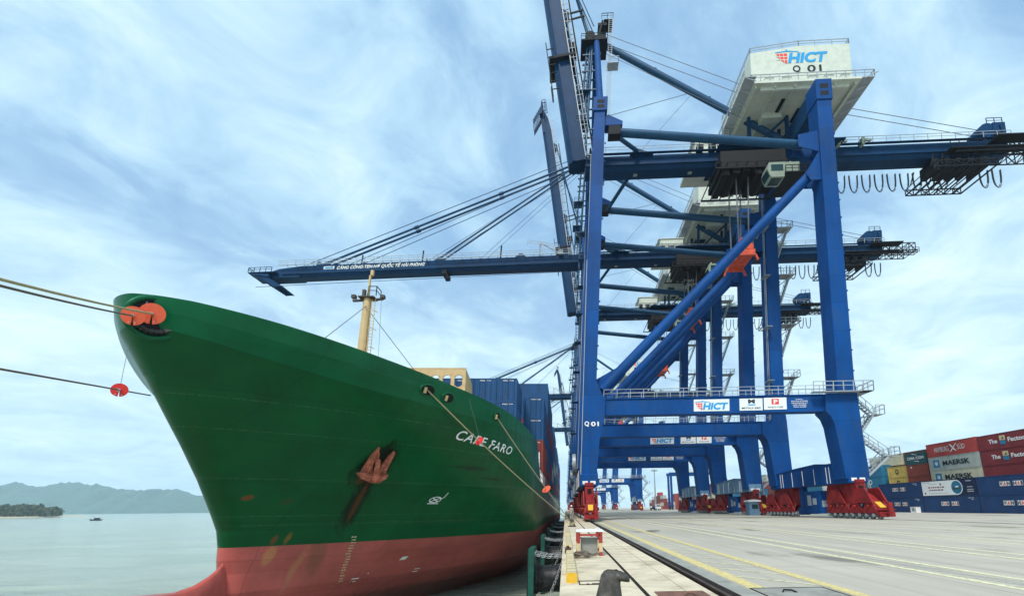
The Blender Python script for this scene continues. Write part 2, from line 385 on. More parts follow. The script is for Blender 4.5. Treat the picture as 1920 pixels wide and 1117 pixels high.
for k in range(60):                      # expansion joints across the strip, 3 mm proud
    y = 3+5.2*k
    for x0, x1 in ((-.1, 1.36), (1.44, 2.14), (2.15, 2.50)): mb.add([(x0, y, DZ+.003), (x1, y, DZ+.003), (x1, y+.022, DZ+.003), (x0, y+.022, DZ+.003)], [(0, 1, 2, 3)], 2)
structure(mb.build('quay_deck', ['concrete', 'concrete_grey', 'joint']))
# crane rails in their grooves
def rail_prof(x): return [(x-.075, -.135), (x+.075, -.135), (x+.075, -.12), (x+.015, -.10), (x+.015, -.05), (x+.037, -.04), (x+.037, .0), (x-.037, .0), (x-.037, -.04), (x-.015, -.05), (x-.015, -.10), (x-.075, -.12)]
mb = MB(); mb.prism(rail_prof(2.76), 'y', -60, 700)
mb.build('crane_rail', 'rail_steel', label='steel crane rail sunk in a dark groove along the quay edge concrete', category='rail', group='crane rails')
mb = MB(); mb.prism([(x, z+.03) for x, z in rail_prof(33.3)], 'y', -60, 700)
mb.build('crane_rail', 'rail_steel', label='steel crane rail far across the yard under the landward bogies', category='rail', group='crane rails')
# painted markings
mb = MB()
def line(x, w, m=0, y0=-20, y1=500, z=.004): mb.add([(x-w/2, y0, z), (x+w/2, y0, z), (x+w/2, y1, z), (x-w/2, y1, z)], [(0, 1, 2, 3)], m)
line(3.5, .3, 0, 8.98, 500); line(4.93, .24, 0)
for x in (8.0, 9.0): line(x, .19, 1)
for x in (12.35, 13.4, 16.9, 18.1, 21.4, 23.6, 27.7, 29.3): line(x, .22, 1)
def hatch(x0, x1, y0, y1, step, slant, w, m):
    y = y0
    while y < y1:
        mb.add([(x0, y, .0055), (x0, y+w, .0055), (x1, y+w+slant, .0055), (x1, y+slant, .0055)], [(0, 1, 2, 3)], m); y += step
hatch(3.66, 4.8, 9, 120, 1.45, -1.3, .13, 1); hatch(8.1, 8.9, -4, 160, 1.6, -3.2, .17, 2)
hatch(12.47, 13.28, -4, 160, 3, -3.2, .2, 2)
def line_mat(name, c):
    m = bpy.data.materials.new(name); m.use_nodes = True; t = m.node_tree; b = t.nodes['Principled BSDF']; b.inputs['Roughness'].default_value = .7
    tcn = N(t, 'ShaderNodeTexCoord'); a = N(t, 'ShaderNodeTexNoise', i_Scale=9., i_Detail=8., i_Roughness=.7); t.links.new(tcn.outputs['Object'], a.inputs['Vector'])
    t.links.new(mix(t, ramp(t, a.outputs[0], [(.44, (0, 0, 0)), (.64, (.8,)*3)]), c, (.26, .26, .23)), b.inputs['Base Color']); MATS[name] = m
line_mat('line_yellow', (.70, .56, .20)); line_mat('line_pale', (.78, .72, .42)); line_mat('line_white', (.74, .73, .64))
structure(mb.build('road_markings', ['line_yellow', 'line_pale', 'line_white']))

# hills across the bay: ridge with depth
def hills():
    m = bpy.data.materials.new('hill_forest'); m.use_nodes = True; t = m.node_tree; b = t.nodes['Principled BSDF']; b.inputs['Roughness'].default_value = .95
    tcn = N(t, 'ShaderNodeTexCoord'); a = N(t, 'ShaderNodeTexNoise', i_Scale=.012, i_Detail=9., i_Roughness=.7); t.links.new(tcn.outputs['Object'], a.inputs['Vector'])
    t.links.new(ramp(t, a.outputs[0], [(.35, (.015, .05, .03)), (.65, (.06, .11, .06))]), b.inputs['Base Color']); MATS['hill_forest'] = m
    # (X/Y direction, height/Y) of the skyline, at Y = 4600
    prof = [(-1.75, .030), (-1.5, .046), (-1.35, .040), (-1.22, .050), (-1.16, .046), (-1.125, .050), (-1.105, .0565), (-1.085, .052), (-1.06, .049), (-1.02, .0545), (-.985, .055), (-.965, .051), (-.95, .0525), (-.93, .047), (-.90, .046), (-.86, .044), (-.835, .046), (-.81, .0445), (-.79, .0455), (-.77, .039), (-.745, .037), (-.72, .0355), (-.68, .034), (-.62, .030), (-.5, .026), (-.35, .018), (-.25, .006), (-.2, .0)]
    Y0 = 4600; mb = MB(); vs = []; random.seed(3)
    nx = 220; ny = 14
    for j in range(ny+1):
        v = j/ny
        for i in range(nx+1):
            d = -1.38+1.18*i/nx
            h = max(0, (interp(d, prof)-.036)*1.75+.036)*Y0*.90*(1+.02*math.sin(i*1.9)+.015*math.sin(i*3.7))
            env = math.sin(math.pi*min(1, v*1.0))**.8 if 0 < v < 1 else 0
            rid = .5+.5*math.sin(i*.45+3*math.sin(i*.13)+v*9)
            z = WZ-6+(h+6)*env*(1 if abs(v-.5) < .04 else (.60+.34*rid+.05*random.random()))
            y = Y0-500+1000*v
            vs.append((d*Y0*(1+.02*math.sin(i*.2)*(v-.5)), y, z))
    w = nx+1
    mb.add(vs, [(j*w+i, j*w+i+1, (j+1)*w+i+1, (j+1)*w+i) for j in range(ny) for i in range(nx)], 0, True)
    structure(mb.build('hills', 'hill_forest'))
# ------------------------------------------------------------------ island: sand spit and wood
hills()
mb = MB()
sp = [(-1500, 1050), (-1500, 800), (-1150, 740), (-900, 800), (-890, 880), (-925, 950), (-960, 1000), (-1100, 1060)]
top = [(x, y, WZ+1.3) for x, y in sp]; c0 = (-1120, 930, WZ+2.2)
low = [(-1120+(x+1120)*1.06, 930+(y-930)*1.12, WZ-.3) for x, y in sp]
n = len(sp); mb.add(top+low+[c0], [(k, (k+1) % n, 2*n) for k in range(n)]+[(n+k, n+(k+1) % n, (k+1) % n, k) for k in range(n)], 0)
structure(mb.build('sand_bank', 'sand'))
mb = MB(); mb.box(-830, -560, 1180, 1200, WZ-.2, WZ+.35); structure(mb.build('mud_bank', 'joint'))
def leaf_mat(name, c1, c2):
    m = bpy.data.materials.new(name); m.use_nodes = True; t = m.node_tree; b = t.nodes['Principled BSDF']; b.inputs['Roughness'].default_value = .8
    tcn = N(t, 'ShaderNodeTexCoord'); a = N(t, 'ShaderNodeTexNoise', i_Scale=.25, i_Detail=6.); t.links.new(tcn.outputs['Object'], a.inputs['Vector'])
    t.links.new(ramp(t, a.outputs[0], [(.35, c1), (.65, c2)]), b.inputs['Base Color']); MATS[name] = m
leaf_mat('wood_leaf', (.022, .040, .016), (.085, .10, .045))
mb = MB(); random.seed(11)
for k in range(520):
    t_ = random.random(); y = 850+random.random()*120; x = -y*(1.0+.45*(1-t_))-8
    h = random.uniform(13, 22)*(1 if t_ < .93 else .75); r = random.uniform(5, 8)
    mb.tube((x, y, WZ+1.0), (x, y, WZ+1.5+h*.5), .3, 5)
    for q in range(46):
        a = random.random()*6.28; e = random.uniform(-.8, 1); rr = r*random.uniform(.55, 1)
        c = Vector((x+math.cos(a)*rr*math.sqrt(1-e*e), y+math.sin(a)*rr*math.sqrt(1-e*e), WZ+1.6+h*.5+e*h*.5))
        s_ = random.uniform(.7, 1.6); u = Vector((random.gauss(0, 1), random.gauss(0, 1), random.gauss(0, 1))).normalized(); v = u.orthogonal().normalized()*s_; u = u*s_
        mb.add([c-u-v, c+u-v*.6, c+u*.7+v, c-u*.8+v], [(0, 1, 2, 3)], 0)
mb.build('far_wood', 'wood_leaf', kind='stuff')
# fishing boat
bt = empty('fishing_boat', (-401, 429, WZ), R(8), label='small dark fishing boat with a low cabin on the pale water', category='boat')
mb = MB()
st = [(-4.6, .25, 1.5), (-3.6, .9, 1.15), (-1, 1.25, .8), (2, 1.25, .75), (4.2, 1.0, .95)]
vs = []
for x, hb, z in st: vs += [(x, -hb, z), (x*.93, -hb*.45, -.3), (x*.93, hb*.45, -.3), (x, hb, z)]
mb.add(vs, [(4*i+k, 4*i+k+1, 4*i+5+k, 4*i+4+k) for i in range(4) for k in range(3)]+[(0, 1, 2, 3), (16, 17, 18, 19)]+[(4*i, 4*i+3, 4*i+7, 4*i+4) for i in range(4)])
mb.build('hull', 'boat_dark', bt)
mb = MB(); mb.box(-1.4, 2.6, -.8, .8, .75, 1.0); mb.box(-1, 2.2, -.75, .75, 1., 2.2, 0); mb.box(-1.3, 3.6, -.95, .95, 2.2, 2.32, 1); mb.tube((3.4, .8, .9), (3.4, .8, 2.2), .05); mb.tube((3.4, -.8, .9), (3.4, -.8, 2.2), .05)
mb.build('cabin', ['boat_dark', 'steel_grey'], bt)
mb = MB(); mb.tube((-1.6, 0, .8), (-1.6, 0, 3.4), .06, 6); mb.tube((-1.6, 0, 3.2), (-3.9, 0, 3.0), .04, 5); mb.build('mast', 'boat_dark', bt)

# ================================================================== SHIP
ship = empty('container_ship', (XC, 120, WZ), 0, label='green hulled container ship with red underwater paint moored alongside the quay', category='ship')
SO = Vector((XC, 120, WZ))
def sx(x, y, z): return (x-SO.x, y-SO.y, z-SO.z)
# hull levels; nominal heights
LV = [-7, -5.8, -4.8, -3.6, -2.5, -1.6, -.9, -.3, .5, 1.3, 2.1, 2.9, 3.7, 4.4, 5.1, 5.8, 6.4, 7.0]
def hull_rows():
    us = [(i/52)**2.2 for i in range(53)]
    rows = []
    for k, zn in enumerate(LV+['k', 'm', 't']):
        row = []
        Yst = None
        for u in us:
            if isinstance(zn, str):
                Y = 17.6+(58-17.6)*u
                for _ in range(5):
                    kz, tz = zkn(Y), ztop(Y); zz = z = {'k': kz, 'm': (kz+tz)/2, 't': tz}[zn]
                    y0 = interp(zz, MAIN_Y) if Y < 30 else interp(zz, MAIN_Y) if zz > 7 else 18.9
                    Y = y0+(58-y0)*u
            else:
                Y0 = interp(zn, MAIN_Y); Y = Y0+(58-Y0)*u; z = zn; zz = zn
                z = min(zn, zkn(Y)-.06*(len(LV)-k))
            row.append((Y, z, halfb(Y, zz), halfp(Y, zz)))
        row.append((120, row[-1][1], max(row[-1][2], 12 if (not isinstance(zn, str) and zn < -4) else 14.5), max(row[-1][3], 14.5 if isinstance(zn, str) or zn > -2 else 12)))
        row.append((236, *row[-1][1:])); rows.append(row)
    return rows
ROWS = hull_rows()
def strip(r0, r1, mb, m):
    for side in (1, -1):
        idx = 2 if side > 0 else 3; n = len(r0); vs = []
        for row in (r0, r1): vs += [sx(XC+side*q[idx], q[0], q[1]) for q in row]
        mb.add(vs, [((i, i+1, n+i+1, n+i) if side > 0 else (i+1, i, n+i, n+i+1)) for i in range(n-1)], m, True)
def hull_mat(name, base, lines, stains, streak):
    m = bpy.data.materials.new(name); m.use_nodes = True; t = m.node_tree; b = t.nodes['Principled BSDF']
    b.inputs['Roughness'].default_value = .33; b.inputs['Specular IOR Level'].default_value = .2
    tcn = N(t, 'ShaderNodeTexCoord'); sp = N(t, 'ShaderNodeSeparateXYZ'); t.links.new(tcn.outputs['Object'], sp.inputs[0])
    mpn = N(t, 'ShaderNodeMapping'); t.links.new(tcn.outputs['Object'], mpn.inputs[0]); mpn.inputs['Scale'].default_value = (1, 1, .22)
    a = N(t, 'ShaderNodeTexNoise', i_Scale=.5, i_Detail=8., i_Roughness=.65); t.links.new(tcn.outputs['Object'], a.inputs['Vector'])
    s2 = N(t, 'ShaderNodeTexNoise', i_Scale=2.2, i_Detail=7., i_Roughness=.7); t.links.new(mpn.outputs[0], s2.inputs['Vector'])
    f2 = N(t, 'ShaderNodeTexNoise', i_Scale=9., i_Detail=6., i_Roughness=.7); t.links.new(tcn.outputs['Object'], f2.inputs['Vector'])
    col = ramp(t, a.outputs[0], [(.3, tuple(c*.78 for c in base)), (.7, tuple(c*1.2 for c in base))])
    col = mix(t, ramp(t, s2.outputs[0], [(.52, (0, 0, 0)), (.74, (streak[1],)*3)]), col, streak[0])
    for z in lines:           # faint pale weld seams and scrapes
        d = math_n(t, 'ABSOLUTE', math_n(t, 'SUBTRACT', sp.outputs[2], z-WZ))
        k = math_n(t, 'LESS_THAN', d, .013)
        k = math_n(t, 'MULTIPLY', k, ramp(t, f2.outputs[0], [(.44, (.0, 0, 0)), (.62, (.28, .28, .28))]))
        col = mix(t, k, col, (.25, .38, .28))
    for (y, z, ry, rz, tilt, c, amt) in stains:
        dy = math_n(t, 'SUBTRACT', sp.outputs[1], y-120); dz = math_n(t, 'SUBTRACT', sp.outputs[2], z-WZ)
        dy = math_n(t, 'SUBTRACT', dy, math_n(t, 'MULTIPLY', dz, tilt))
        q = math_n(t, 'ADD', math_n(t, 'POWER', math_n(t, 'ABSOLUTE', math_n(t, 'DIVIDE', dy, ry)), 2), math_n(t, 'POWER', math_n(t, 'ABSOLUTE', math_n(t, 'DIVIDE', dz, rz)), 2))
        q = math_n(t, 'ADD', q, math_n(t, 'MULTIPLY', math_n(t, 'SUBTRACT', s2.outputs[0], .5), 2.2))
        q = math_n(t, 'ADD', q, math_n(t, 'MULTIPLY', math_n(t, 'SUBTRACT', f2.outputs[0], .5), 1.2))
        f = ramp(t, q, [(.25, (amt,)*3), (1.0, (0, 0, 0))])
        col = mix(t, f, col, c)
    col = plates(t, tcn.outputs['Object'], (90, 4.1, 1.9), col, .06, .14)
    t.links.new(col, b.inputs['Base Color'])
    # plate unevenness
    pn = N(t, 'ShaderNodeTexNoise', i_Scale=.45, i_Detail=2.); t.links.new(tcn.outputs['Object'], pn.inputs['Vector'])
    wv = math_n(t, 'ADD', math_n(t, 'MULTIPLY', math_n(t, 'SINE', math_n(t, 'MULTIPLY', sp.outputs[1], 7.8)), .05), math_n(t, 'MULTIPLY', math_n(t, 'SINE', math_n(t, 'MULTIPLY', sp.outputs[2], 8.9)), .03))
    bp = N(t, 'ShaderNodeBump', i_Strength=.5, i_Distance=.14); t.links.new(math_n(t, 'ADD', pn.outputs[0], wv), bp.inputs['Height']); t.links.new(bp.outputs[0], b.inputs['Normal'])
    MATS[name] = m
DK = (.004, .006, .003); RU = (.20, .05, .02)
hull_mat('hull_green', (.0005, .078, .022), (6.35, 5.1, 3.0, 1.2, .75), [
    (26.75, 3.95, .75, 1.4, -.1, DK, .95), (27.4, 1.9, .36, 2.0, -.30, DK, .85), (27.45, 1.9, .12, 1.2, -.32, RU, .42), (26.8, 3.5, .3, .7, .0, RU, .5),
    (24.2, 2.1, .16, .15, 0, RU, .8), (25.3, 1.9, .18, .22, 0, (.03, .05, .015), .7), (26.0, .0, .1, .3, 0, RU, .7), (26.35, .05, .1, .35, 0, (.22, .12, .02), .7),
    (18.9, 5.7, .35, .3, 0, RU, .4), (31.5, 4.1, 1.6, .16, -.2, (.01, .02, .01), .7), (33.5, 3.5, 1.2, .12, 0, (.01, .02, .01), .7)], ((.01, .05, .02), .35))
hull_mat('hull_red', (.47, .105, .09), (), [(27.6, -1.0, .35, 1.3, -.25, (.20, .09, .05), .6), (26.1, -.8, .2, .6, 0, (.55, .25, .10), .6), (27.1, -1.6, .15, 1.4, 0, (.50, .22, .10), .5), (34, -4.2, 14, .9, 0, (.10, .06, .045), .7)], ((.25, .10, .07), .5))
mb = MB()
for k in range(len(ROWS)-4): strip(ROWS[k], ROWS[k+1], mb, 1 if k < 7 else 0)
strip(ROWS[-4], ROWS[-3], mb, 0)
# transom
for side in (1, -1):
    col_ = [r[-1] for r in ROWS]; vs = [sx(XC+side*q[2], q[0], q[1]) for q in col_]+[sx(XC, q[0], q[1]) for q in col_]; n = len(col_)
    mb.add(vs, [(i, i+1, n+i+1, n+i) for i in range(n-1)], 0)
# bulb and fillet
prof = [(26.6, -.3, -6.2, .08), (25.8, -.6, -6.2, .16), (25.2, -.98, -6.2, .3), (24.85, -1.28, -6.3, .36), (24.3, -1.56, -6.3, .46), (23.5, -1.82, -6.3, .68), (22.5, -1.93, -6.2, 1.0), (21.2, -1.82, -6.1, 1.5), (19.6, -1.62, -6., 1.65), (18.0, -1.66, -5.8, 1.5), (16.8, -2.1, -5.4, 1.15), (16.1, -3.0, -4.9, .7), (15.85, -3.7, -4.2, .15)]
vs = []; nn = 18
for i, (y, zt, zb, w) in enumerate(prof):
    for k in range(nn):
        a = 2*math.pi*k/nn; vs.append(sx(XC+math.sin(a)*w*(1 if math.cos(a) < .3 else (1.05-.3*math.cos(a))), y, (zt+zb)/2+math.cos(a)*(zt-zb)/2))
mb.add(vs, [(i*nn+k, i*nn+(k+1) % nn, (i+1)*nn+(k+1) % nn, (i+1)*nn+k) for i in range(len(prof)-1) for k in range(nn)]+[tuple((len(prof)-1)*nn+k for k in range(nn))], 1, True)
mb.build('hull', ['hull_green', 'hull_red'], ship)
# bulwark: separate strip with its own inner face
hull_mat('bulwark_lit_green', (.002, .105, .040), (), [], ((.01, .06, .03), .3))  # hull paint made lighter: sky light on the upright strip put into colour
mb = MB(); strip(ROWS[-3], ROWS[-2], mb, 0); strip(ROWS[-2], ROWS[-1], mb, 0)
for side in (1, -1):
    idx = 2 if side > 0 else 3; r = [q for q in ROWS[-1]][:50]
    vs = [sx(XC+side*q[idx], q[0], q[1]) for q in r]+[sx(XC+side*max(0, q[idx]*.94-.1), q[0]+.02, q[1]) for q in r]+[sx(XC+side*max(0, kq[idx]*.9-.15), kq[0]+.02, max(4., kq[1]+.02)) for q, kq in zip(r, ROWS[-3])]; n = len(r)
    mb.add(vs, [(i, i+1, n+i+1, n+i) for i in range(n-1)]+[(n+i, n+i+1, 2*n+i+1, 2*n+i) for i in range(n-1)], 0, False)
mb.build('bulwark', 'bulwark_lit_green', ship)
mb = MB()
r = ROWS[-4]; n = len(r); vs = [sx(XC+max(0, q[2]*.97-.1), q[0]+.02, max(3.9, q[1]-.05)) for q in r]+[sx(XC-max(0, q[3]*.97-.1), q[0]+.02, max(3.9, q[1]-.05)) for q in r]
mb.add(vs, [(i, i+1, n+i+1, n+i) for i in range(n-1)], 0); mb.build('deck', 'stripe_red', ship)
def hs(Y, z, out=.03):                     # point on the starboard plating
    zz = z
    return Vector(sx(XC+halfb(Y, min(zz, 9.6))+out, Y, z))
def hn(Y, z):                              # outward normal there
    e = .15; a = hs(Y+e, z)-hs(Y-e, z); b = hs(Y, z+e)-hs(Y, z-e); n = a.cross(b).normalized()
    return n if n.x > 0 else -n
def hull_text(mb, s, Y0, Y1, z0, z1, h, bold=.02, shear=0., space=1., m=0):
    vs, fs, _ = text2d(s, bold, shear, space)
    pts = []
    for x, y in vs:
        # x runs aft; drop along the sheer
        Y = Y0+(Y1-Y0)*x; z = z0+(z1-z0)*x+h*y; p = hs(Y, z, .02); pts.append(p)
    mb.add(pts, fs, m)
mb = MB(); hull_text(mb, 'CAPE FARO', 29.4, 34.8, 5.72, 5.28, .62, .012, .35, 1.12); mb.build('name_lettering', 'white', ship)
# draught marks, bulb mark
mb = MB()
for i in range(26):
    z = .25-i*.155; Y = 28.5+.05*i*(1 if i > 8 else .8)-.25
    hull_text(mb, '8642'[i % 4] if i % 2 else 'M', Y, Y+.17, z, z, .075, .03)
mb.build('draught_marks', 'cream_paint', ship)
mb = MB()
def hpoly(poly, Y, z, k=1.):
    mb.add([hs(Y+x*k, z+y*k, .02) for x, y in poly], [tuple(range(len(poly)))], 0)
def hline(a, b, w):
    a = Vector(a); b = Vector(b); d = (b-a).normalized(); n = Vector((-d.y, d.x))*w/2
    mb.add([hs(*(a+n), .02), hs(*(b+n), .02), hs(*(b-n), .02), hs(*(a-n), .02)], [(0, 1, 2, 3)], 0)
for k in range(16):
    a = 2*math.pi*k/16; b = 2*math.pi*(k+1)/16; hline((30.6+.28*math.cos(a), 2.05+.17*math.sin(a)), (30.6+.28*math.cos(b), 2.05+.17*math.sin(b)), .05)
hline((30.4, 1.93), (30.8, 2.17), .05); hline((30.4, 2.17), (30.8, 1.93), .05); hline((30.35, 1.82), (30.9, 1.82), .05); hline((30.86, 2.1), (30.98, 2.22), .04); hline((30.97, 2.2), (31.0, 2.5), .04)
mb.build('bulb_mark', 'white', ship)
mb = MB()
for Y, z in ((29.7, -2.8), (32.8, -2.65)):
    hline((Y, z), (Y+.35, z), .05); hline((Y, z), (Y, z+.35), .05); hline((Y, z+.35), (Y+.3, z+.35), .05); hline((Y, z+.18), (Y+.3, z+.18), .05); hline((Y+.35, z), (Y+.6, z+.6), .06)
hline((31.35, -1.5), (31.65, -1.5), .2)
mb.build('load_marks', 'white', ship)
# fairleads (rim + black disc painting the throat's shade + roller)
def fairlead(Y, z, ry, rz, name='fairlead'):
    n = hn(Y, z) if name == 'fairlead' else Vector((.80, -.58, -.12)).normalized(); c = hs(Y, z, 0) if name == 'fairlead' else Vector(sx(-16.30, 17.92, 8.93)); a = (hs(Y+.2, z)-hs(Y-.2, z)).normalized() if name == 'fairlead' else Vector((.59, .81, 0)).normalized(); b = n.cross(a).normalized()
    if b.z < 0: b = -b
    mb = MB(); seg = 28; ring = []
    for k in range(seg):
        w = 2*math.pi*k/seg; d = a*math.cos(w)*ry+b*math.sin(w)*rz
        for q in range(6):
            p = 2*math.pi*q/6; ring.append(c+d*(1+.13*math.cos(p))+n*(.02+.07*math.sin(p)))
    mb.add(ring, [(k*6+q, k*6+(q+1) % 6, ((k+1) % seg)*6+(q+1) % 6, ((k+1) % seg)*6+q) for k in range(seg) for q in range(6)], 0, True)
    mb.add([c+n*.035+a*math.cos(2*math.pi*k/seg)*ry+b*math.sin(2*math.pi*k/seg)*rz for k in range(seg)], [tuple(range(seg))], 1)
    mb.build(name, ['bulwark_lit_green', 'black'], ship); return c, n, a, b
fl = []
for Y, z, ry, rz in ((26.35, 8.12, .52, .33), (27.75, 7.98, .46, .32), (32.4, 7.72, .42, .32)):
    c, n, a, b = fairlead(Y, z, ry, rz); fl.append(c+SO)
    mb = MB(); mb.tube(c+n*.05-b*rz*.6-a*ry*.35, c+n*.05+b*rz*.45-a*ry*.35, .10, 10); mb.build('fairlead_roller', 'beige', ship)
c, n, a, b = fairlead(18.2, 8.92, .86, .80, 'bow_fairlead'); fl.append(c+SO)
mb = MB()
for k in range(9): w = math.pi*(1.2+.6*k/8); mb.tube(c+n*.05+a*math.cos(w)*.68+b*math.sin(w)*.62, c+n*.16+a*math.cos(w)*.6+b*math.sin(w)*.54, .10, 8)
mb.build('fairlead_lip', 'rubber', ship)
# anchor stowed in its pocket
def anchor():
    Y, z = 26.6, 3.95; n = hn(Y, z); c = hs(Y, z, .12); a = (hs(Y+.3, z)-hs(Y-.3, z)).normalized(); b = n.cross(a).normalized()
    if b.z < 0: b = -b
    b = (b*.5+Vector((0, 0, .5))).normalized()
    def P(x, y, o): return c+a*x*.8+b*y*.88+n*o
    mb = MB()
    mb.add([P(math.cos(k*.3491)*.95, math.sin(k*.3491)*1.1+.25, -.1) for k in range(18)], [tuple(range(18))]); mb.build('hawse_shade', 'black', ship)  # flat black sheet, the shade of the anchor pocket as colour
    mb = MB()
    def fluke(xb, wb, xt, yt):
        lo = [(xb-wb, -.62), (xb+wb, -.66), (xb+wb*.55, .1), (xt+.09, yt-.12), (xt, yt), (xt-.1, yt-.1), (xb-wb*.6, -.1)]
        m_ = len(lo); L0 = [P(x, y, .04+.05*max(0, y)) for x, y in lo]; L1 = [P(x*.97+.02, y, .24+.03*max(0, y)) for x, y in lo]
        mb.add(L0+L1, [tuple(range(m_)), tuple(range(2*m_-1, m_-1, -1))]+[(k, (k+1) % m_, m_+(k+1) % m_, m_+k) for k in range(m_)])
        mb.bar(P(xb, -.6, .31), P(xt, yt-.12, .27), .09, .12)
    fluke(-.52, .42, -.12, 1.22); fluke(.50, .34, 1.02, 1.02)
    mb.prism([], 'y', 0, 0) if False else None
    crown = [(-1.15, -.62, .1), (-.9, -.86, .3), (-.3, -1.0, .42), (.25, -1.02, .42), (.75, -.86, .3), (.95, -.66, .1), (.6, -.5, .3), (-.7, -.5, .3)]
    top_ = [P(x, y+.16, o+.14) for x, y, o in crown]; bot_ = [P(x, y, o-.1) for x, y, o in crown]; m_ = len(crown)
    mb.add(bot_+top_, [tuple(range(m_-1, -1, -1)), tuple(range(m_, 2*m_))]+[(k, (k+1) % m_, m_+(k+1) % m_, m_+k) for k in range(m_)])
    mb.tube(P(-.28, -.74, .42), P(.34, -.74, .42), .22, 12)
    mb.bar(P(.03, -.7, .42), P(.0, .05, .44), .26, .22); mb.tube(P(.0, .0, .44), P(-.02, .42, .30), .14, 8); mb.bar(P(-.02, .3, .2), P(-.05, 1.15, .02), .16, .14)
    mb.build('anchor', 'rust', ship)
anchor()
# foremast
mx, my = -17.75, 39.5
mb = MB(); mb.tube(sx(mx, my, 7), sx(mx, my, 20.0), .45, 12, .33); mb.tube(sx(mx, my, 20), sx(mx, my, 22.2), .13, 8, .1)
mb.tube(sx(mx+.15, my, 22.2), sx(mx+.15, my, 22.7), .16, 8); mb.bar(sx(mx-.45, my+.02, 7), sx(mx-.3, my+.02, 19.9), .12, .2)
mb.build('foremast', 'beige', ship)
mb = MB(); mb.bar(sx(mx-1.3, my, 19.7), sx(mx+1.35, my, 19.9), .25, .14); mb.box(*[v for p in zip(sx(mx-.7, my-.5, 19.9), sx(mx+.7, my+.5, 20.)) for v in p])
for dx in (-1.25, 1.3): mb.box(*[v for p in zip(sx(mx+dx-.18, my-.2, 19.95), sx(mx+dx+.18, my+.2, 20.25)) for v in p])
mb.rail([sx(mx+.2, my-.5, 20), sx(mx+.9, my-.5, 20), sx(mx+.9, my+.5, 20)], .9, .6, .03)
mb.box(*[v for p in zip(sx(mx-.35, my-.5, 20.), sx(mx-.1, my-.2, 20.6)) for v in p])
mb.build('mast_platform', ['bollard'], ship)
mb = MB()
for dx in (.55, .85): mb.bar(sx(mx+dx, my-.2, 9), sx(mx+dx-.1, my-.2, 19.8), .045)
for k in range(36): z = 9+.3*k; mb.bar(sx(mx+.55, my-.2, z), sx(mx+.85, my-.2, z), .035)
for k in range(6):
    z = 10+1.7*k; prev = None
    for q in range(9):
        w = math.pi*q/8; p = Vector(sx(mx+.7+.38*math.cos(w), my-.2-.6*math.sin(w), z))
        if prev: mb.bar(prev, p, .035)
        prev = p
for q in (2, 4, 6): w = math.pi*q/8; mb.bar(sx(mx+.7+.38*math.cos(w), my-.2-.6*math.sin(w), 10), sx(mx+.7+.38*math.cos(w), my-.2-.6*math.sin(w), 18.5), .03)
mb.build('mast_ladder', 'beige', ship)
mb = MB(); mb.tube(sx(mx, my, 19.3), sx(-15.8, 25.5, 8.9), .03, 5); mb.tube(sx(mx, my, 19), sx(-11.5, 45.5, 10.5), .03, 5); mb.tube(sx(mx+1.2, my, 19.8), sx(mx+1.3, my+1, 8), .015, 4)
mb.build('mast_stays', 'cable', ship)
# breakwater with oval openings
yb = 46.0; mb = MB()
def breakwater():
    x0, x1, zb, zt = -23.5, -10.1, 6., 15.35
    holes = [x1-.72-1.0*k*1.16 for k in range(9)]
    zc, rx, rz = 14.05, .34, .62
    # strips between holes
    edges_ = [x1]; 
    for h in holes: edges_ += [h+rx+.06, h-rx-.06]
    edges_.append(x0-.0)
    def bx(a, b, c, d): mb.box(*[v for p in zip(sx(a, yb, c), sx(b, yb+.14, d)) for v in p])
    bx(x0, x1, zb, zc-rz-.05); bx(x0, x1, zc+rz+.05, zt)
    for k in range(0, len(edges_), 2):
        bx(min(edges_[k], edges_[k+1]), max(edges_[k], edges_[k+1]), zc-rz-.05, zc+rz+.05)
    for h in holes:                          # oval lip: corner fillers
        for s1 in (1, -1):
            for s2 in (1, -1):
                pts = [(h+s1*(rx+.06), zc+s2*(rz+.05))]+[(h+s1*rx*math.sin(w), zc+s2*(rz-.28+.28*math.cos(w)) if True else 0) for w in [math.pi/2*q/6 for q in range(7)]]
                pts.insert(1, (h, zc+s2*(rz+.05)))
                pts = [(p[0]-SO.x, p[1]-SO.z) for p in pts]
                mb.prism(pts, 'y', yb-SO.y+.001, yb-SO.y+.139)
    # sloping end return
    mb.add([sx(x1, yb, zt), sx(x1+.35, yb+1.6, zt-1.2), sx(x1+.9, yb+2.4, 6), sx(x1, yb, 6)], [(0, 1, 2, 3)])
    mb.box(*[v for p in zip(sx(x0, yb-.02, zt), sx(x1, yb+.18, zt+.08)) for v in p])
breakwater(); mb.build('breakwater', 'beige', ship)
# deck edge ladder by the break of the forecastle
mb = MB()
for y in (49.2, 49.9): mb.bar(sx(-2.75, y, 3.2), sx(-2.75, y, 7.2), .07)
for k in range(9): mb.bar(sx(-2.75, 49.2, 3.6+.42*k), sx(-2.75, 49.9, 3.6+.42*k), .05)
mb.rail([sx(-2.65, 48.8, 4.2), sx(-2.65, 62, 4.2)], 1.1, 1.5, .035)
mb.build('side_ladder', 'white', ship)
mb = MB(); mb.rail([sx(-2.65, 62, 4.2), sx(-2.65, 230, 4.2)], 1.1, 3, .03); mb.build('deck_railing', 'steel_grey', ship)
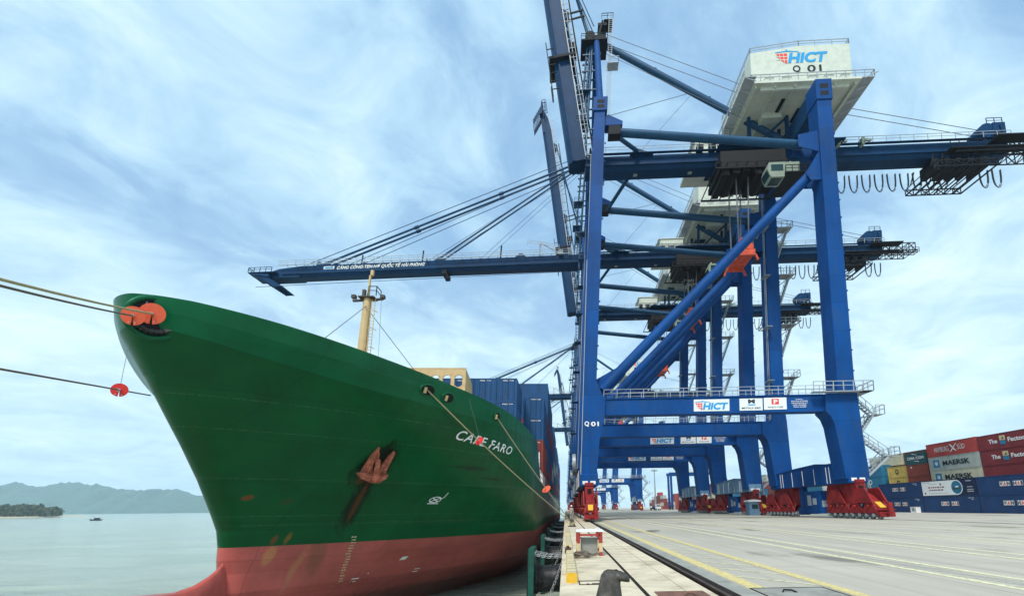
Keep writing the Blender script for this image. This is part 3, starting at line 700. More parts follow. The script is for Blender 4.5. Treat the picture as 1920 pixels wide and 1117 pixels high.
# ================================================================== SHIPPING CONTAINERS
CMATS = {}
def cmat(k):
    pal = {'ship blue': (.012, .075, .20), 'deep blue': (.008, .04, .13), 'navy': (.008, .018, .06), 'dark navy': (.006, .012, .05), 'maroon': (.19, .025, .03), 'rust red': (.27, .05, .03), 'red': (.45, .06, .05),
           'pale grey': (.42, .46, .42), 'cream': (.55, .54, .40), 'teal blue': (.02, .16, .28), 'sky blue': (.03, .20, .36), 'yellow': (.55, .40, .10), 'dark green': (.02, .09, .10), 'orange': (.5, .18, .05), 'brown': (.14, .05, .035), 'white': (.6, .62, .6)}
    if k not in CMATS: CMATS[k] = mat('container '+k, pal[k], .55, var=.12, scale=.7, dirt=tuple(c*.45+.02 for c in pal[k]), dirt_amt=.6, dscale=1.1, vstretch=.5)
    return CMATS[k]
def container_mesh(Lc, H, near=True):
    mb = MB(); w = 2.438; hx = w/2; hy = Lc/2; e = .10
    for x in (-hx, hx-e):
        for y in (-hy, hy-e): mb.box(x, x+e, y, y+e, 0, H)
        mb.box(x, x+e, -hy+e, hy-e, 0, .12); mb.box(x, x+e, -hy+e, hy-e, H-.1, H)
    for y in (-hy, hy-e):
        mb.box(-hx+e, hx-e, y, y+e, 0, .12); mb.box(-hx+e, hx-e, y, y+e, H-.1, H)
    mb.box(-hx+e, hx-e, -hy+e, hy-e, H-.07, H-.03); mb.box(-hx+e, hx-e, -hy+e, hy-e, .03, .07)
    def corr(n, L0, L1, P):
        pts = []; s = (L1-L0)/n
        for k in range(n): pts += [(L0+s*k, 0), (L0+s*(k+.35), 0), (L0+s*(k+.5), .04), (L0+s*(k+.85), .04)]
        pts.append((L1, 0)); m = len(pts)
        mb.add([P(a, d, z) for z in (.12, H-.1) for a, d in pts], [(i, i+1, m+i+1, m+i) for i in range(m-1)])
    n = int(Lc/.28) if near else int(Lc/.56)
    corr(n, -hy+e, hy-e, lambda a, d, z: (-hx+.02+d, a, z)); corr(n, -hy+e, hy-e, lambda a, d, z: (hx-.02-d, a, z))
    corr(9 if near else 5, -hx+e, hx-e, lambda a, d, z: (a, -hy+.02+d, z)); corr(9 if near else 5, -hx+e, hx-e, lambda a, d, z: (a, hy-.02-d, z))
    if near:
        for x in (-hx, hx-.18):
            for y in (-hy, hy-.18):
                for z in (-.005, H-.115): mb.box(x-.006, x+.186, y-.006, y+.186, z, z+.12)
    me = mb.mesh('shipping_container', cmat('navy')); return me
CM = {}
def container(x, y, z, colour, label, group, L_=12.192, H=2.896, near=True, rz=0, extra=None):
    key = (L_, H, near)
    if key not in CM: CM[key] = container_mesh(*key)
    if extra is None:
        o = bpy.data.objects.new('shipping_container', CM[key]); COL.objects.link(o)
        o.material_slots[0].link = 'OBJECT'; o.material_slots[0].material = cmat(colour); r = o
        o.location = (x, y, z); o.rotation_euler = (0, 0, rz)
    else:
        r = empty('shipping_container', (x, y, z), rz)
        o = bpy.data.objects.new('container_body', CM[key]); COL.objects.link(o); o.parent = r
        o.material_slots[0].link = 'OBJECT'; o.material_slots[0].material = cmat(colour)
        extra(r, L_, H)
    r['label'] = label; r['category'] = 'shipping container'; r['group'] = group
    return r
FX = -1.219-.012                       # seaward face
def side_text(s, y_l, y_r, z0, z1, m='white', bold=.03, shear=0.):
    def f(r, L_, H):
        mb = MB(); put_text(mb, s, (FX, y_l, z0), (0, -1, 0), (0, 0, 1), y_l-y_r, z1-z0, 0, bold, shear); mb.build('lettering', m, r)
    return f
def both(*fs):
    def f(r, L_, H):
        for g in fs: g(r, L_, H)
    return f
def side_poly(polys):
    def f(r, L_, H):
        mb = MB(); ms = []
        for m, pts in polys:
            if m not in ms: ms.append(m)
            mb.add([(FX-.004*ms.index(m), y, z) for y, z in pts], [tuple(range(len(pts)))], ms.index(m))
        mb.build('emblem', ms, r)
    return f
def disc(cy, cz, r, n=20): return [(cy+r*math.cos(2*math.pi*k/n), cz+r*math.sin(2*math.pi*k/n)) for k in range(n)]
def wh_text(r, L_, H):                   # boxed letters, one of each word in red
    mb = MB(); y = 1.9
    for ch, m in (('W', 1), ('A', 2), ('N', 1), (None, 0), ('H', 1), ('A', 2), ('I', 1)):
        if ch is None: mb.build('lettering', ['white', 'ink', 'logo_red'], r); mb = MB(); y -= .45; continue
        w = .34 if ch == 'I' else .56
        mb.add([(FX, y, 1.25), (FX, y-w, 1.25), (FX, y-w, 1.95), (FX, y, 1.95)], [(0, 1, 2, 3)], 0)
        put_text(mb, ch, (FX-.01, y-.05, 1.31), (0, -1, 0), (0, 0, 1), w-.10, .58, m, .05); y -= w+.05
    mb.build('lettering', ['white', 'ink', 'logo_red'], r)
    mb = MB()
    put_text(mb, 'WHSU 569', (FX, -4.1, 2.45), (0, -1, 0), (0, 0, 1), 1.1, .13, 0, .02)
    put_text(mb, '45G1', (FX, -4.7, 2.2), (0, -1, 0), (0, 0, 1), .5, .13, 0, .02)
    mb.build('serial_number', 'white', r)
def banner(r, L_, H):
    mb = MB(); y1, y0, z0, z1 = 5.9, -3.4, .18, 2.72; X = FX-.01
    rc = (z1-z0)/2; pts = [(y1, z0), (y1, z1)]+[(y0+rc-rc*math.cos(w)*1., (z0+z1)/2+rc*math.sin(w)) for w in [math.pi/2-math.pi*k/16 for k in range(17)]]
    pts = [(y1, z1), (y1, z0)]+[(y0+rc-rc*math.sin(math.pi*k/16), (z0+z1)/2-rc*math.cos(math.pi*k/16)) for k in range(17)]
    mb.add([(X, y, z) for y, z in pts], [tuple(range(len(pts)))], 0)
    cy, cz = y0+rc, (z0+z1)/2
    mb.add([(X-.006, y, z) for y, z in disc(cy, cz, rc*.88, 28)], [tuple(range(28))], 1)
    mb.add([(X-.009, cy+.95, cz-.1), (X-.009, cy-.7, cz+.05), (X-.009, cy-.85, cz-.35), (X-.009, cy+.6, cz-.45)], [(0, 1, 2, 3)], 2)
    mb.add([(X-.009, cy+.2, cz-.05), (X-.009, cy-.45, cz-.02), (X-.009, cy-.45, cz+.25), (X-.009, cy+.2, cz+.22)], [(0, 1, 2, 3)], 0)
    for z, a, b, h in ((2.2, 4.3, 2.2, .06), (.52, 4.4, -.3, .05), (2.5, 5.6, 3.8, .08)):
        mb.add([(X-.006, a, z), (X-.006, b, z), (X-.006, b, z+h), (X-.006, a, z+h)], [(0, 1, 2, 3)], 3)
    for z, a, b in ((1.5, 4.4, .6), (1.02, 4.2, .8)):       # two bold lines, broken into words
        y = a
        random.seed(int(z*10))
        while y > b:
            w = random.uniform(.22, .6); mb.add([(X-.006, y, z), (X-.006, y-w, z), (X-.006, y-w, z+.22), (X-.006, y, z+.22)], [(0, 1, 2, 3)], 4); y -= w+.14
    put_text(mb, '»', (X-.006, 1.6, 1.95), (0, -1, 0), (0, 0, 1), .5, .35, 4, .05); put_text(mb, '«', (X-.006, 5.5, .4), (0, -1, 0), (0, 0, 1), .5, .35, 4, .05)
    mb.build('banner_sheet', ['sign_white', 'container teal blue', 'container dark green', 'steel_grey', 'container maroon'], r)
    mb = MB(); 
    for z, a, b in ((2.35, -4.2, -5.3), (1.35, -4.3, -5.4), (.9, -4.2, -5.5), (.6, -4.2, -5.5)): mb.add([(FX, a, z), (FX, b, z), (FX, b, z+.16), (FX, a, z+.16)], [(0, 1, 2, 3)], 0)
    mb.build('serial_number', 'walk_grey', r)
for c_ in ('teal blue', 'dark green', 'maroon'): cmat(c_)
G1 = 'front row of dark blue containers facing the yard'; G2 = 'second row of stacked containers in the yard'
FXX = 68+1.22
ycs = [94.6-12.35*k for k in range(-0, 4)]   # centres: 94.6, 82.25, 69.9, 57.55
dsc = ['end of the row beside the cream box stack', 'below and above the white banner', 'second from the banner', 'third from the banner']
container(FXX, 94.6, 0, 'deep blue', 'bottom dark blue container at the far end of the boxed-letter row', G1, extra=wh_text)
container(FXX, 94.6, 2.9, 'deep blue', 'top dark blue container at the far end of the boxed-letter row', G1, extra=wh_text)
container(FXX, 82.25, 0, 'deep blue', 'bottom dark blue container directly under the white banner', G1, extra=wh_text)
container(FXX, 82.25, 2.9, 'navy', 'navy container hung with the white round-ended banner', G1, extra=banner)
container(FXX, 69.9, 0, 'deep blue', 'bottom dark blue container just nearer than the bannered stack', G1, extra=wh_text)
container(FXX, 69.9, 2.9, 'deep blue', 'top dark blue container just nearer than the white banner', G1, extra=wh_text)
for z, w in ((0, 'bottom'), (2.9, 'top')): container(FXX, 57.55, z, 'deep blue', w+' dark blue container at the near end of the row, cut by the frame', G1, extra=wh_text)
RX = 75+1.22
def st(y, items, L_=12.192, H=2.7, x=RX):
    z = 0
    for col, lab, ex in items:
        container(x, y, z, col, lab, G2, L_, H-.03, extra=ex); z += H
def ham(r, L_, H):
    mb = MB(); put_text(mb, 'HAMBURG', (FX, 4.0, .85), (0, -1, 0), (0, 0, 1), 3.6, 1.0, 0, .0); mb.build('lettering', 'white', r); mb = MB(); put_text(mb, 'SÜD', (FX, -1.7, .9), (0, -1, 0), (0, 0, 1), 1.7, 1.15, 0, .0)
    mb.build('lettering', 'white', r)
    mb = MB(); mb.add([(FX, y, z) for y, z in ((.3, .55), (-.2, .7), (-1.7, 2.2), (-1.2, 1.95))], [(0, 1, 2, 3)], 0); mb.add([(FX-.003, y, z) for y, z in ((.2, 2.1), (-.3, 2.0), (-1.5, .6), (-.8, .9))], [(0, 1, 2, 3)], 0); mb.build('emblem', 'white', r)
mk = both(side_text('MAERSK', 2.5, -3.9, .85, 1.8, 'ink', .03), side_poly([('container sky blue', [(4.9, .6), (4.9, 2.1), (3.3, 2.1), (3.3, .6)]), ('white', [(4.1+.55*math.cos(math.pi*k/7)*(1 if k % 2 else .45), 1.35+.55*math.sin(math.pi*k/7)*(1 if k % 2 else .45)) for k in range(14)])]))
cmat('sky blue')
mk2 = both(mk, side_text('SEALAND', 2.5, -3.4, .1, .6, 'ink', .03))
fac = both(side_text('The', 3.9, 2.2, 1.0, 1.75, 'white', .03), side_poly([('container sky blue', [(1.7, .7), (.6, .7), (.6, 1.35), (1.7, 1.35)]), ('cream_paint', [(1.7, 1.4), (.6, 1.4), (.6, 2.2), (1.7, 2.2)]), ('ink', [(1.4, 1.5), (.9, 1.6), (1.0, 2.0)])]),
           side_text('Factor', .2, -2.9, 1.0, 1.75, 'white', .03), side_text('ZIM', -3.6, -5.6, .55, 1.25, 'white', .05), side_text('★★★★', -3.4, -5.6, 1.95, 2.2, 'white', .03))
cma = both(side_text('CMA CGM', 4.6, 0.6, 1.05, 1.6, 'white', .03) if False else side_text('CMA CGM', 2.4, -2.4, 1.05, 1.65, 'white', .03), side_poly([('white', [(.9, 2.35), (-.6, 2.0), (-.4, 1.95), (.8, 2.2)]), ('white', [(-.9, .45), (.5, .75), (.3, .8), (-1., .6)])]))
st(89.3-1.2, [('rust red', 'rust red container at the ground behind the bannered stack', None), ('rust red', 'rust red container on second tier behind the bannered stack', None), ('cream', 'cream container with black capitals, second from top below the red one', mk2), ('pale grey', 'pale grey container with black capitals directly under the red top one', mk), ('red', 'red container with white crossed emblem on top of the pale ones', ham)], H=2.7)
st(75.7, [('maroon', 'plain maroon ground container hidden behind the dark blue row', None), ('maroon', 'plain maroon second-tier container just above the dark blue row', None), ('maroon', 'plain maroon third-tier container under two lettered ones', None), ('maroon', 'lower of two maroon containers with a white slogan and square emblem', fac), ('maroon', 'topmost maroon container with a white slogan and square emblem', fac)], H=2.68)
st(63.3, [('maroon', 'near maroon stack, ground container', None), ('maroon', 'near maroon stack, second container up', None), ('maroon', 'near maroon stack, middle container', None), ('maroon', 'near maroon stack, fourth container up', None), ('rust red', 'near maroon stack, topmost container cut by the frame', None)], H=2.68)
st(97.7, [('rust red', 'rust red short container at ground beside the pale stack', None), ('rust red', 'rust red short container on the second tier', None), ('rust red', 'rust red short container on the third tier', None), ('rust red', 'rust red short container directly under the dark green one', side_poly([('white', disc(1.6, 1.9, .22))])), ('dark green', 'dark green short container with white lettering on top', cma)], 6.058, 2.46)
ys_ = side_poly([('ink', disc(0, 1.3, .55)), ('container yellow', disc(0, 1.3, .3))]); cmat('yellow')
st(104.0, [('yellow', 'yellow short container at the ground of the yellow stack', None), ('yellow', 'yellow short container second from the ground', ys_), ('yellow', 'lower of two visible yellow short containers', ys_), ('yellow', 'topmost yellow short container with a round black mark', ys_)], 6.058, 2.48)
oc = side_poly([('white', disc(-1.5, 1.5, .62)), ('container teal blue', disc(-1.5, 1.5, .42))])
st(115.3, [('teal blue', 'teal blue container at the ground behind the landward bogie', oc), ('brown', 'brown container on the second tier of the teal stack', None), ('teal blue', 'teal blue container with white ring, middle of its stack', oc), ('teal blue', 'teal blue container with white ring just under the cream ones', oc)], 12.192, 2.69)
st(111.0, [('rust red', 'rust red rear container at the ground behind the teal stack', None), ('brown', 'brown rear container second from the ground', None), ('rust red', 'rust red rear container of the third tier', None), ('brown', 'brown rear container just under the cream top one', None), ('cream', 'cream container topmost behind the yellow and teal stacks', None)], 12.192, 2.62, RX+2.7)
container(RX+2.7, 98.6, 10.48, 'brown', 'brown container between the cream top one and the dark green one', G2, 12.192, 2.6)
# white drum-like box on the apron in front of the dark row
cb = empty('water_dispenser', (67.6, 89.7, 0), 0, label='small white cabinet standing on the yard before the dark blue row', category='cabinet')
mb = MB(); mb.box(-.5, .5, -.2, 1.3, 0, 1.0); mb.box(-.55, .55, -.25, 1.35, 1.0, 1.07); mb.build('cabinet_body', 'white', cb)
mb = MB(); mb.box(-.515, -.505, .2, .9, .25, .85); mb.tube((-.51, -.1, .2), (-.51, -.1, .85), .05, 6); mb.build('cabinet_door', 'steel_grey', cb)
# long far rows
random.seed(21)
ORD = ['ground', 'second', 'third', 'fourth', 'top', 'top']
ORDI = ['first', 'second', 'third', 'fourth', 'fifth', 'sixth', 'seventh', 'eighth', 'ninth', 'tenth', 'eleventh', 'twelfth', 'thirteenth', 'fourteenth', 'fifteenth', 'sixteenth', 'seventeenth', 'eighteenth', 'nineteenth', 'twentieth', 'twenty-first', 'twenty-second', 'twenty-third', 'twenty-fourth', 'twenty-fifth', 'twenty-sixth']
for k in range(24):
    y = 130+12.6*k
    nt_ = random.choice((4, 5, 5, 5)) if k > 1 else 5
    if y > 330: nt_ = random.choice((3, 4, 5))
    for t in range(nt_):
        c = random.choice(('rust red', 'maroon', 'red', 'brown', 'rust red', 'pale grey', 'white', 'teal blue', 'orange', 'cream', 'red'))
        tier = 'topmost' if t == nt_-1 else ORD[t]+'-tier'
        container(RX, y, 2.62*t, c, '%s %s container, %s stack beyond the teal stack' % (tier, c, ORDI[k]), 'far yard containers beyond the teal stack', 12.192, 2.59, False)
# ---- on the ship
G3 = 'containers on the ship deck'; cmat('ship blue')
def endmark(txt):
    def f(r, L_, H):
        mb = MB(); put_text(mb, txt, (-.3, -L_/2-.012, H-.32), (1, 0, 0), (0, 0, 1), 1.2, .12, 0, .02)
        mb.build('serial_number', 'white', r)
        mb = MB()
        for x in (-.95, -.35, .3, .9): mb.tube((x, -L_/2-.03, .15), (x, -L_/2-.03, H-.12), .022, 6)
        mb.build('lock_rods', 'container ship blue', r)
    return f
cl = ['fifth', 'fourth', 'third', 'second', 'first']
for q in range(5):
    for t in range(3):
        z = 7.42+2.6*t
        container(-6.45-2.46*q, 52.1, z, 'ship blue', '%s blue container of the %s column from the quay, just behind the breakwater' % (('bottom', 'middle', 'topmost')[t], ('first', 'second', 'third', 'fourth', 'fifth')[q]), G3, 6.058, 2.57, extra=endmark('MSKU 71'+str(q)+str(t)) if q < 3 and t > 0 else None)
for t, c in enumerate(['rust red', 'rust red', 'ship blue', 'ship blue']):
    container(-3.85, 61.6, 4.15+2.62*t, c, ['rust red lowest container at the ship side beside the white ladder', 'rust red container under two blue ones at the ship side', 'lower blue container at the ship side, white number on its end', 'upper blue container at the ship side nearest the bow'][t], G3, 12.192, 2.59, extra=endmark('MSKU 48'+str(t)))
for b in range(13):
    y = 74.3+12.8*b
    nt_ = [6, 6, 5, 6, 6, 5, 6, 6, 6, 5, 6, 6, 6][b]
    for q in range(2 if b < 2 else 1):
        for t in range(nt_):
            c = random.choice(('ship blue', 'ship blue', 'rust red', 'ship blue', 'deep blue', 'maroon', 'pale grey')) if t < nt_-2 else 'ship blue'
            container(-3.85-2.46*q, y, 4.15+2.6*t, c, '%s container %s from deck in the %s ship bay %s' % (c, ('lowest', 'second', 'third', 'fourth', 'fifth', 'sixth')[t], ORDI[b+1], ('at the quay side', 'one column inboard')[q]), G3, 12.192, 2.57, b < 2)
# ================================================================== QUAY CRANES
def xf(u, v, z):
    k = max(0., z-12.); return (u+(.05+.02*max(0, u)/30)*k, v-.088*u, z)
LG = 30.3                                # landward rail
GZ0, GZ1, GW = 53.7, 56.1, 1.55          # girder underside, top, half width
HIN = -1.6
def crane_template(raised, detail):
    """list of (name, mesh, parent index) for one crane; parent index None = the crane itself"""
    T = []
    def AS(name, pieces, mats, parent=None):      # one part per piece
        for f in pieces:
            q = MB(); f(q); A(name, q, mats, parent)
    def A(name, mb, mats, parent=None, label=None):
        T.append((name, mb.mesh(name, mats, xf), parent, label)); return len(T)-1
    B = 'crane_blue'
    for sv in (-1, 1):
        v = 9.0*sv
        # seaward leg with portal haunch
        mb = MB()
        mb.prism([(-.85, 4.4), (.85, 4.4), (1.3, 9.2), (2.0, 12.2), (2.0, 14.3), (1.5, 15.0), (.85, 16.6), (.72, 54), (.7, 56.6), (-.8, 56.6), (-.85, 54), (-.98, 16), (-1.0, 12)], 'y', v-1.05, v+1.05)
        mb.box(-1.0, 1.0, v-1.25, v+1.25, 56.6, 58.9)
        mb.box(-.75, .75, v-1.0, v+1.0, 3.9, 4.4)
        # upper bracket for the tie tube
        mb.prism([(.7, 55.9), (1.2, 56.2), (3.2, 55.0), (3.2, 54.4), (.7, 54.4)], 'y', v-.75, v+.75)
        for k in range(12):                 # bolt plates along the edge
            z = 18+3*k; mb.box(.78, .95, v-1.15, v-.95, z, z+.18)
        leg = A('seaward_leg', mb, B)
        if sv < 0: AS('leg_recess', [lambda q, z=z: q.box(-.45, .55, v-1.262, v-1.2, z, z+.55) for z in (56.95, 57.8)], 'steel_dark', leg)
        AS('tie_bracket', [lambda q: q.box(1.3, 2.95, v-.72, v+.72, 52.9, 54.4)], 'steel_dark', leg)
        if detail: AS('cable_conduit', [lambda q: q.tube((-.95, v-1.1, 5), (-.95, v-1.1, 33), .05, 6), lambda q: q.tube((-1.0, v-.3, 5), (-1.0, v-.3, 50), .05, 6)], 'walk_grey', leg)
        # landward leg
        mb = MB()
        c = LG
        mb.prism([(c-1.25, 4.4), (c+1.35, 4.4), (c+1.3, 9), (c+1.2, 14.3), (c+.98, 16), (c+.95, 56.6), (c-.95, 56.6), (c-1.0, 15), (c-1.1, 14.3), (c-2.5, 14.3), (c-2.5, 12.2), (c-2.0, 11.6), (c-1.7, 10.6)], 'y', v-1.25, v+1.25)
        mb.box(c-1.05, c+1.1, v-1.4, v+1.4, 56.6, 60.0); mb.box(c-1.0, c+1.0, v-1.0, v+1.0, 3.9, 4.4)
        mb.prism([(c-.95, 51.8), (c-3.6, 51.2), (c-3.6, 49.3), (c-1.0, 48.4), (c-2.9, 45.0), (c-2.3, 43.9), (c-.95, 43.9)], 'y', v-.95, v-.85)
        mb.prism([(c-.95, 51.8), (c-3.6, 51.2), (c-3.6, 49.3), (c-1.0, 48.4), (c-2.9, 45.0), (c-2.3, 43.9), (c-.95, 43.9)], 'y', v+.85, v+.95)
        for k in range(15):
            z = 17+2.6*k; mb.box(c+.9, c+1.08, v-1.3, v-1.05, z, z+.16)
        leg = A('landward_leg', mb, B)
        if sv < 0: AS('leg_recess', [lambda q, z=z: q.box(c-.5, c+.6, v-1.412, v-1.35, z, z+.75) for z in (57.2, 58.4)], 'steel_dark', leg)
        # portal beam, diagonal, tie
        mb = MB(); mb.box(2.0, LG-2.5, v-.8, v+.8, 12.3, 14.25); mb.box(2.0, LG-2.5, v-.95, v+.95, 14.25, 14.36)
        for k in range(9): mb.box(2.2+3*k, 2.3+3*k, v-.83, v-.8, 12.32, 14.2)
        pb = A('portal_beam', mb, B)
        mb = MB(); mb.rail([(1.8, v-.85, 14.36), (LG-1.3, v-.85, 14.36)], 1.1, 1.6, .03); mb.rail([(1.8, v+.85, 14.36), (LG-1.3, v+.85, 14.36)], 1.1, 1.6, .03); A('walkway_railing', mb, 'walk_grey', pb)
        mb = MB(); mb.tube((1.6, v, 15.6), (LG-2.3, v, 44.9), .68, 16); mb.prism([(.85, 14.6), (2.0, 14.6), (4.5, 17.6), (3.6, 18.6), (.85, 17.0)], 'y', v-.16, v+.16)
        for t in (.25, .55, .85): mb.tube((1.6+26.4*t, v-.3, 16.3+29.3*t), (1.6+26.4*t, v+.3, 16.5+29.3*t), .22, 8)
        A('diagonal_brace', mb, B)
        mb = MB(); mb.tube((2.9, v, 53.7), (LG-2.6, v, 50.3), .6, 14)
        mb.tube((2.4, v, 53.2), (6.2, v*.25, 56.4), .33, 10); mb.prism([(5.2, GZ1), (8.8, GZ1), (6.6, GZ1+.9), (5.9, GZ1+.9)], 'y', v*.17-.4, v*.17+.4)
        A('upper_tie', mb, 'tube_teal')
    # top cross beams and hangers
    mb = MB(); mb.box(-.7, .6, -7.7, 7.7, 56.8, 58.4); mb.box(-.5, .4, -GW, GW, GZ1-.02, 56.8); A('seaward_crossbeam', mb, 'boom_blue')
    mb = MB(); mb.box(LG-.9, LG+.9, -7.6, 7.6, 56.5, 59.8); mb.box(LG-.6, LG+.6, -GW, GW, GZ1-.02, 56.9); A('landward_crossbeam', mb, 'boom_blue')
    # sill beams
    for u0, nm, mm in ((0, 'seaward_sill_beam', B), (LG, 'landward_sill_beam', B)):
        mb = MB(); prof = [(-10.3, 3.95), (10.3, 3.95), (10.3, 5.0), (8.2, 6.0), (2, 6.35), (-3.5, 6.5), (-8.2, 6.1), (-10.3, 5.2)]
        mb.prism(prof, 'x', u0-1.05, u0+1.05); mb.prism([(-8.2, 6.08), (-3.5, 6.5), (2, 6.35), (8.2, 6.0), (8.2, 6.12), (2, 6.47), (-3.5, 6.62), (-8.2, 6.2)], 'x', u0-1.12, u0+1.12)
        sb = A(nm, mb, mm)
        AS('sill_rib', [lambda q, vv=vv: (q.box(u0-1.095, u0-1.055, vv, vv+.07, 4.05, 6.0)) for vv in (-6.6, -5.9, -3, 0, 3, 5.9, 6.6)], 'white', sb)
        AS('number_plate', [lambda q, x=x: q.box(u0+x, u0+x+.6, -10.33, -10.30, 4.15, 4.5) for x in (-.75, .15)], 'white', sb)
    # bogies
    for u0 in (0, LG):
        for sv in (-1, 1):
            def V(a): return sv*9.1+sv*a            # a grows outwards
            mb = MB(); w = .62
            mb.prism([(V(a), z) for a, z in [(-4.4, 3.95), (1.4, 3.95), (1.5, 2.9), (2.5, 2.6), (4.7, 1.2), (4.7, 1.0), (3.2, 1.6), (-4.9, 1.6), (-4.9, 2.6)]], 'x', u0-w+.12, u0+w-.12)
            for s in (-1, 1):
                for a0 in (-4.8, -2.4, 0, 2.4):
                    mb.prism([(V(a0), .62), (V(a0+2.2), .62), (V(a0+2.25), 1.0), (V(a0+1.5), 1.9), (V(a0+.75), 1.9), (V(a0-.02), 1.0)], 'x', u0+s*w-.09, u0+s*w+.09)
                for a0 in (-4.6, .4): mb.prism([(V(a0), 1.7), (V(a0+4), 1.7), (V(a0+2.9), 3.3), (V(a0+1.2), 3.3)], 'x', u0+s*(w+.12)-.07, u0+s*(w+.12)+.07)
                for a0 in (-3.7, -1.3, 1.1, 3.5): mb.tube((u0+s*(w-.2), V(a0), 1.35), (u0+s*(w+.3), V(a0), 1.35), .2, 8)
            mb.box(u0-.5, u0+.5, V(1.4)-.1, V(1.4)+.1, 3.95, 4.3)
            bg = A('bogie', mb, 'crane_red')
            mb = MB(); mb.box(u0-.75, u0+.75, min(V(4.75), V(5.3)), max(V(4.75), V(5.3)), .3, .8); mb.tube((u0+.45, V(5.1), .3), (u0+.45, V(5.1), 1.75), .25, 10); mb.tube((u0-.0, V(5.3), .6), (u0, V(5.75), .6), .18, 10)
            mb.box(u0-.9, u0+.95, V(5.15)-.04, V(5.15)+.04, .95, 1.03)
            A('buffer', mb, 'crane_red', bg)
            mb = MB(); mb.box(u0-.22, u0+.22, V(1.5)-.06, V(1.5)+.06, 3.1, 3.6); A('bogie_opening', mb, 'black', bg)
            mb = MB(); mb.prism([(V(3.9), 1.75), (V(4.75), 1.2), (V(4.75), 1.26), (V(3.9), 1.82)], 'x', u0-.3, u0+.3); A('warning_plate', mb, 'yellow_paint', bg)
            if detail:
                for k in range(8):
                    mb = MB(); a = V(-4.35+1.2*k); mb.tube((u0-.11, a, .40), (u0+.11, a, .40), .40, 16); mb.tube((u0-.76, a, .42), (u0+.78, a, .42), .2, 10)
                    A('wheel', mb, 'steel_grey', bg)
    # electrical house between the landward bogies
    mb = MB(); mb.box(LG-.9, LG+.9, -3.2, .6, .5, 3.3); mb.bar((LG-.4, 1.6, .3), (LG-.4, 1.6, 4), .7, .9); mb.box(LG-.95, LG+.95, .7, 2.4, .4, 1.2); eh = A('electrical_house', mb, B)
    AS('house_panel', [lambda q: q.box(LG-.93, LG-.9, -2.5, -1.6, 1.6, 2.4), lambda q: q.box(LG-.6, LG+.2, -3.23, -3.2, 1.3, 2.1), lambda q: q.box(LG-1.0, LG-.9, -1.2, -.4, 1.5, 2.8)], 'walk_grey', eh)
    # cable reel on the seaward side
    mb = MB(); mb.tube((-1.3, 2, 7.5), (-1.75, 2, 7.5), 1.5, 24); mb.tube((-1.25, 2, 7.5), (-1.8, 2, 7.5), .35, 10); mb.bar((-1.2, 2, 6), (-1.2, 2, 7.5), .3); A('cable_reel', mb, 'steel_grey')
    # ladder tower on far seaward leg
    mb = MB()
    for u in (-1.9, -1.2):
        mb.bar((u, 10.6, 4.4), (u, 10.6, 52), .07); mb.bar((u, 9.9, 4.4), (u, 9.9, 52), .07)
    for k in range(80): mb.bar((-1.9, 10.6, 4.7+.6*k), (-1.2, 10.6, 4.7+.6*k), .05)
    for k in range(9): z = 8+5.2*k; mb.box(-2.0, -.9, 9.4, 10.9, z, z+.08); mb.rail([(-2.0, 9.4, z), (-2.0, 10.9, z)], 1.1, 1, .03)
    A('access_ladder', mb, 'tube_teal')
    # girder
    mb = MB(); E0 = LG+31.3
    mb.box(HIN, E0, -GW, GW, GZ0+.75, GZ1); mb.prism([(-GW, GZ0+.75), (-GW+.45, GZ0), (GW-.45, GZ0), (GW, GZ0+.75)], 'x', HIN, E0)
    for s in (-1, 1): mb.box(HIN, E0, s*GW-.22, s*GW+.22, GZ0+.62, GZ0+.86)
    for s in (-1, 1): mb.box(HIN, E0, s*(GW+.55)-.25, s*(GW+.55)+.25, GZ1-.06, GZ1)
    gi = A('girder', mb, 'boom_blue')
    mb = MB()
    for s in (-1, 1): mb.rail([(HIN+1, s*(GW+.75), GZ1), (E0, s*(GW+.75), GZ1)], 1.1, 2, .035)
    A('girder_railing', mb, 'walk_grey', gi)
    mb = MB()
    for u in (6, 14.5): AS('girder_lamp', [lambda q: q.box(u, u+.6, -.3, .3, GZ0-.05, GZ0+.0)], 'house_green', gi)
    for u in (LG+6.0, LG+9.6): AS('floodlight', [lambda q: (q.box(u, u+.4, -GW-.9, -GW+.3, GZ1-.3, GZ1+.9), q.bar((u+.2, -GW-1.2, GZ1+.1), (u+1.4, -GW-.6, GZ1+.5), .35))], 'house_green', gi)
    # tail: sheave block, maintenance platforms, lattice
    mb = MB(); u0 = LG+28.2
    mb.box(u0, u0+3.8, -1.6, 1.6, GZ1, GZ1+.5); mb.tube((u0+.9, -1.2, GZ1+2.3), (u0+.9, 1.2, GZ1+2.3), 1.3, 16); mb.box(u0+1.6, u0+3.4, -1.3, 1.3, GZ1+1.6, GZ1+3.6); mb.bar((u0+3.2, -1.3, GZ1), (u0+2.6, -1.3, GZ1+3), .4); mb.bar((u0, -1.3, GZ1), (u0+1.5, -1.3, GZ1+2.), .35)
    mb.rail([(u0+1, -1, GZ1+3.6), (u0+3.3, -1, GZ1+3.6)], 1.1, .8, .04)
    A('tail_sheave_block', mb, 'boom_blue', gi)
    mb = MB()
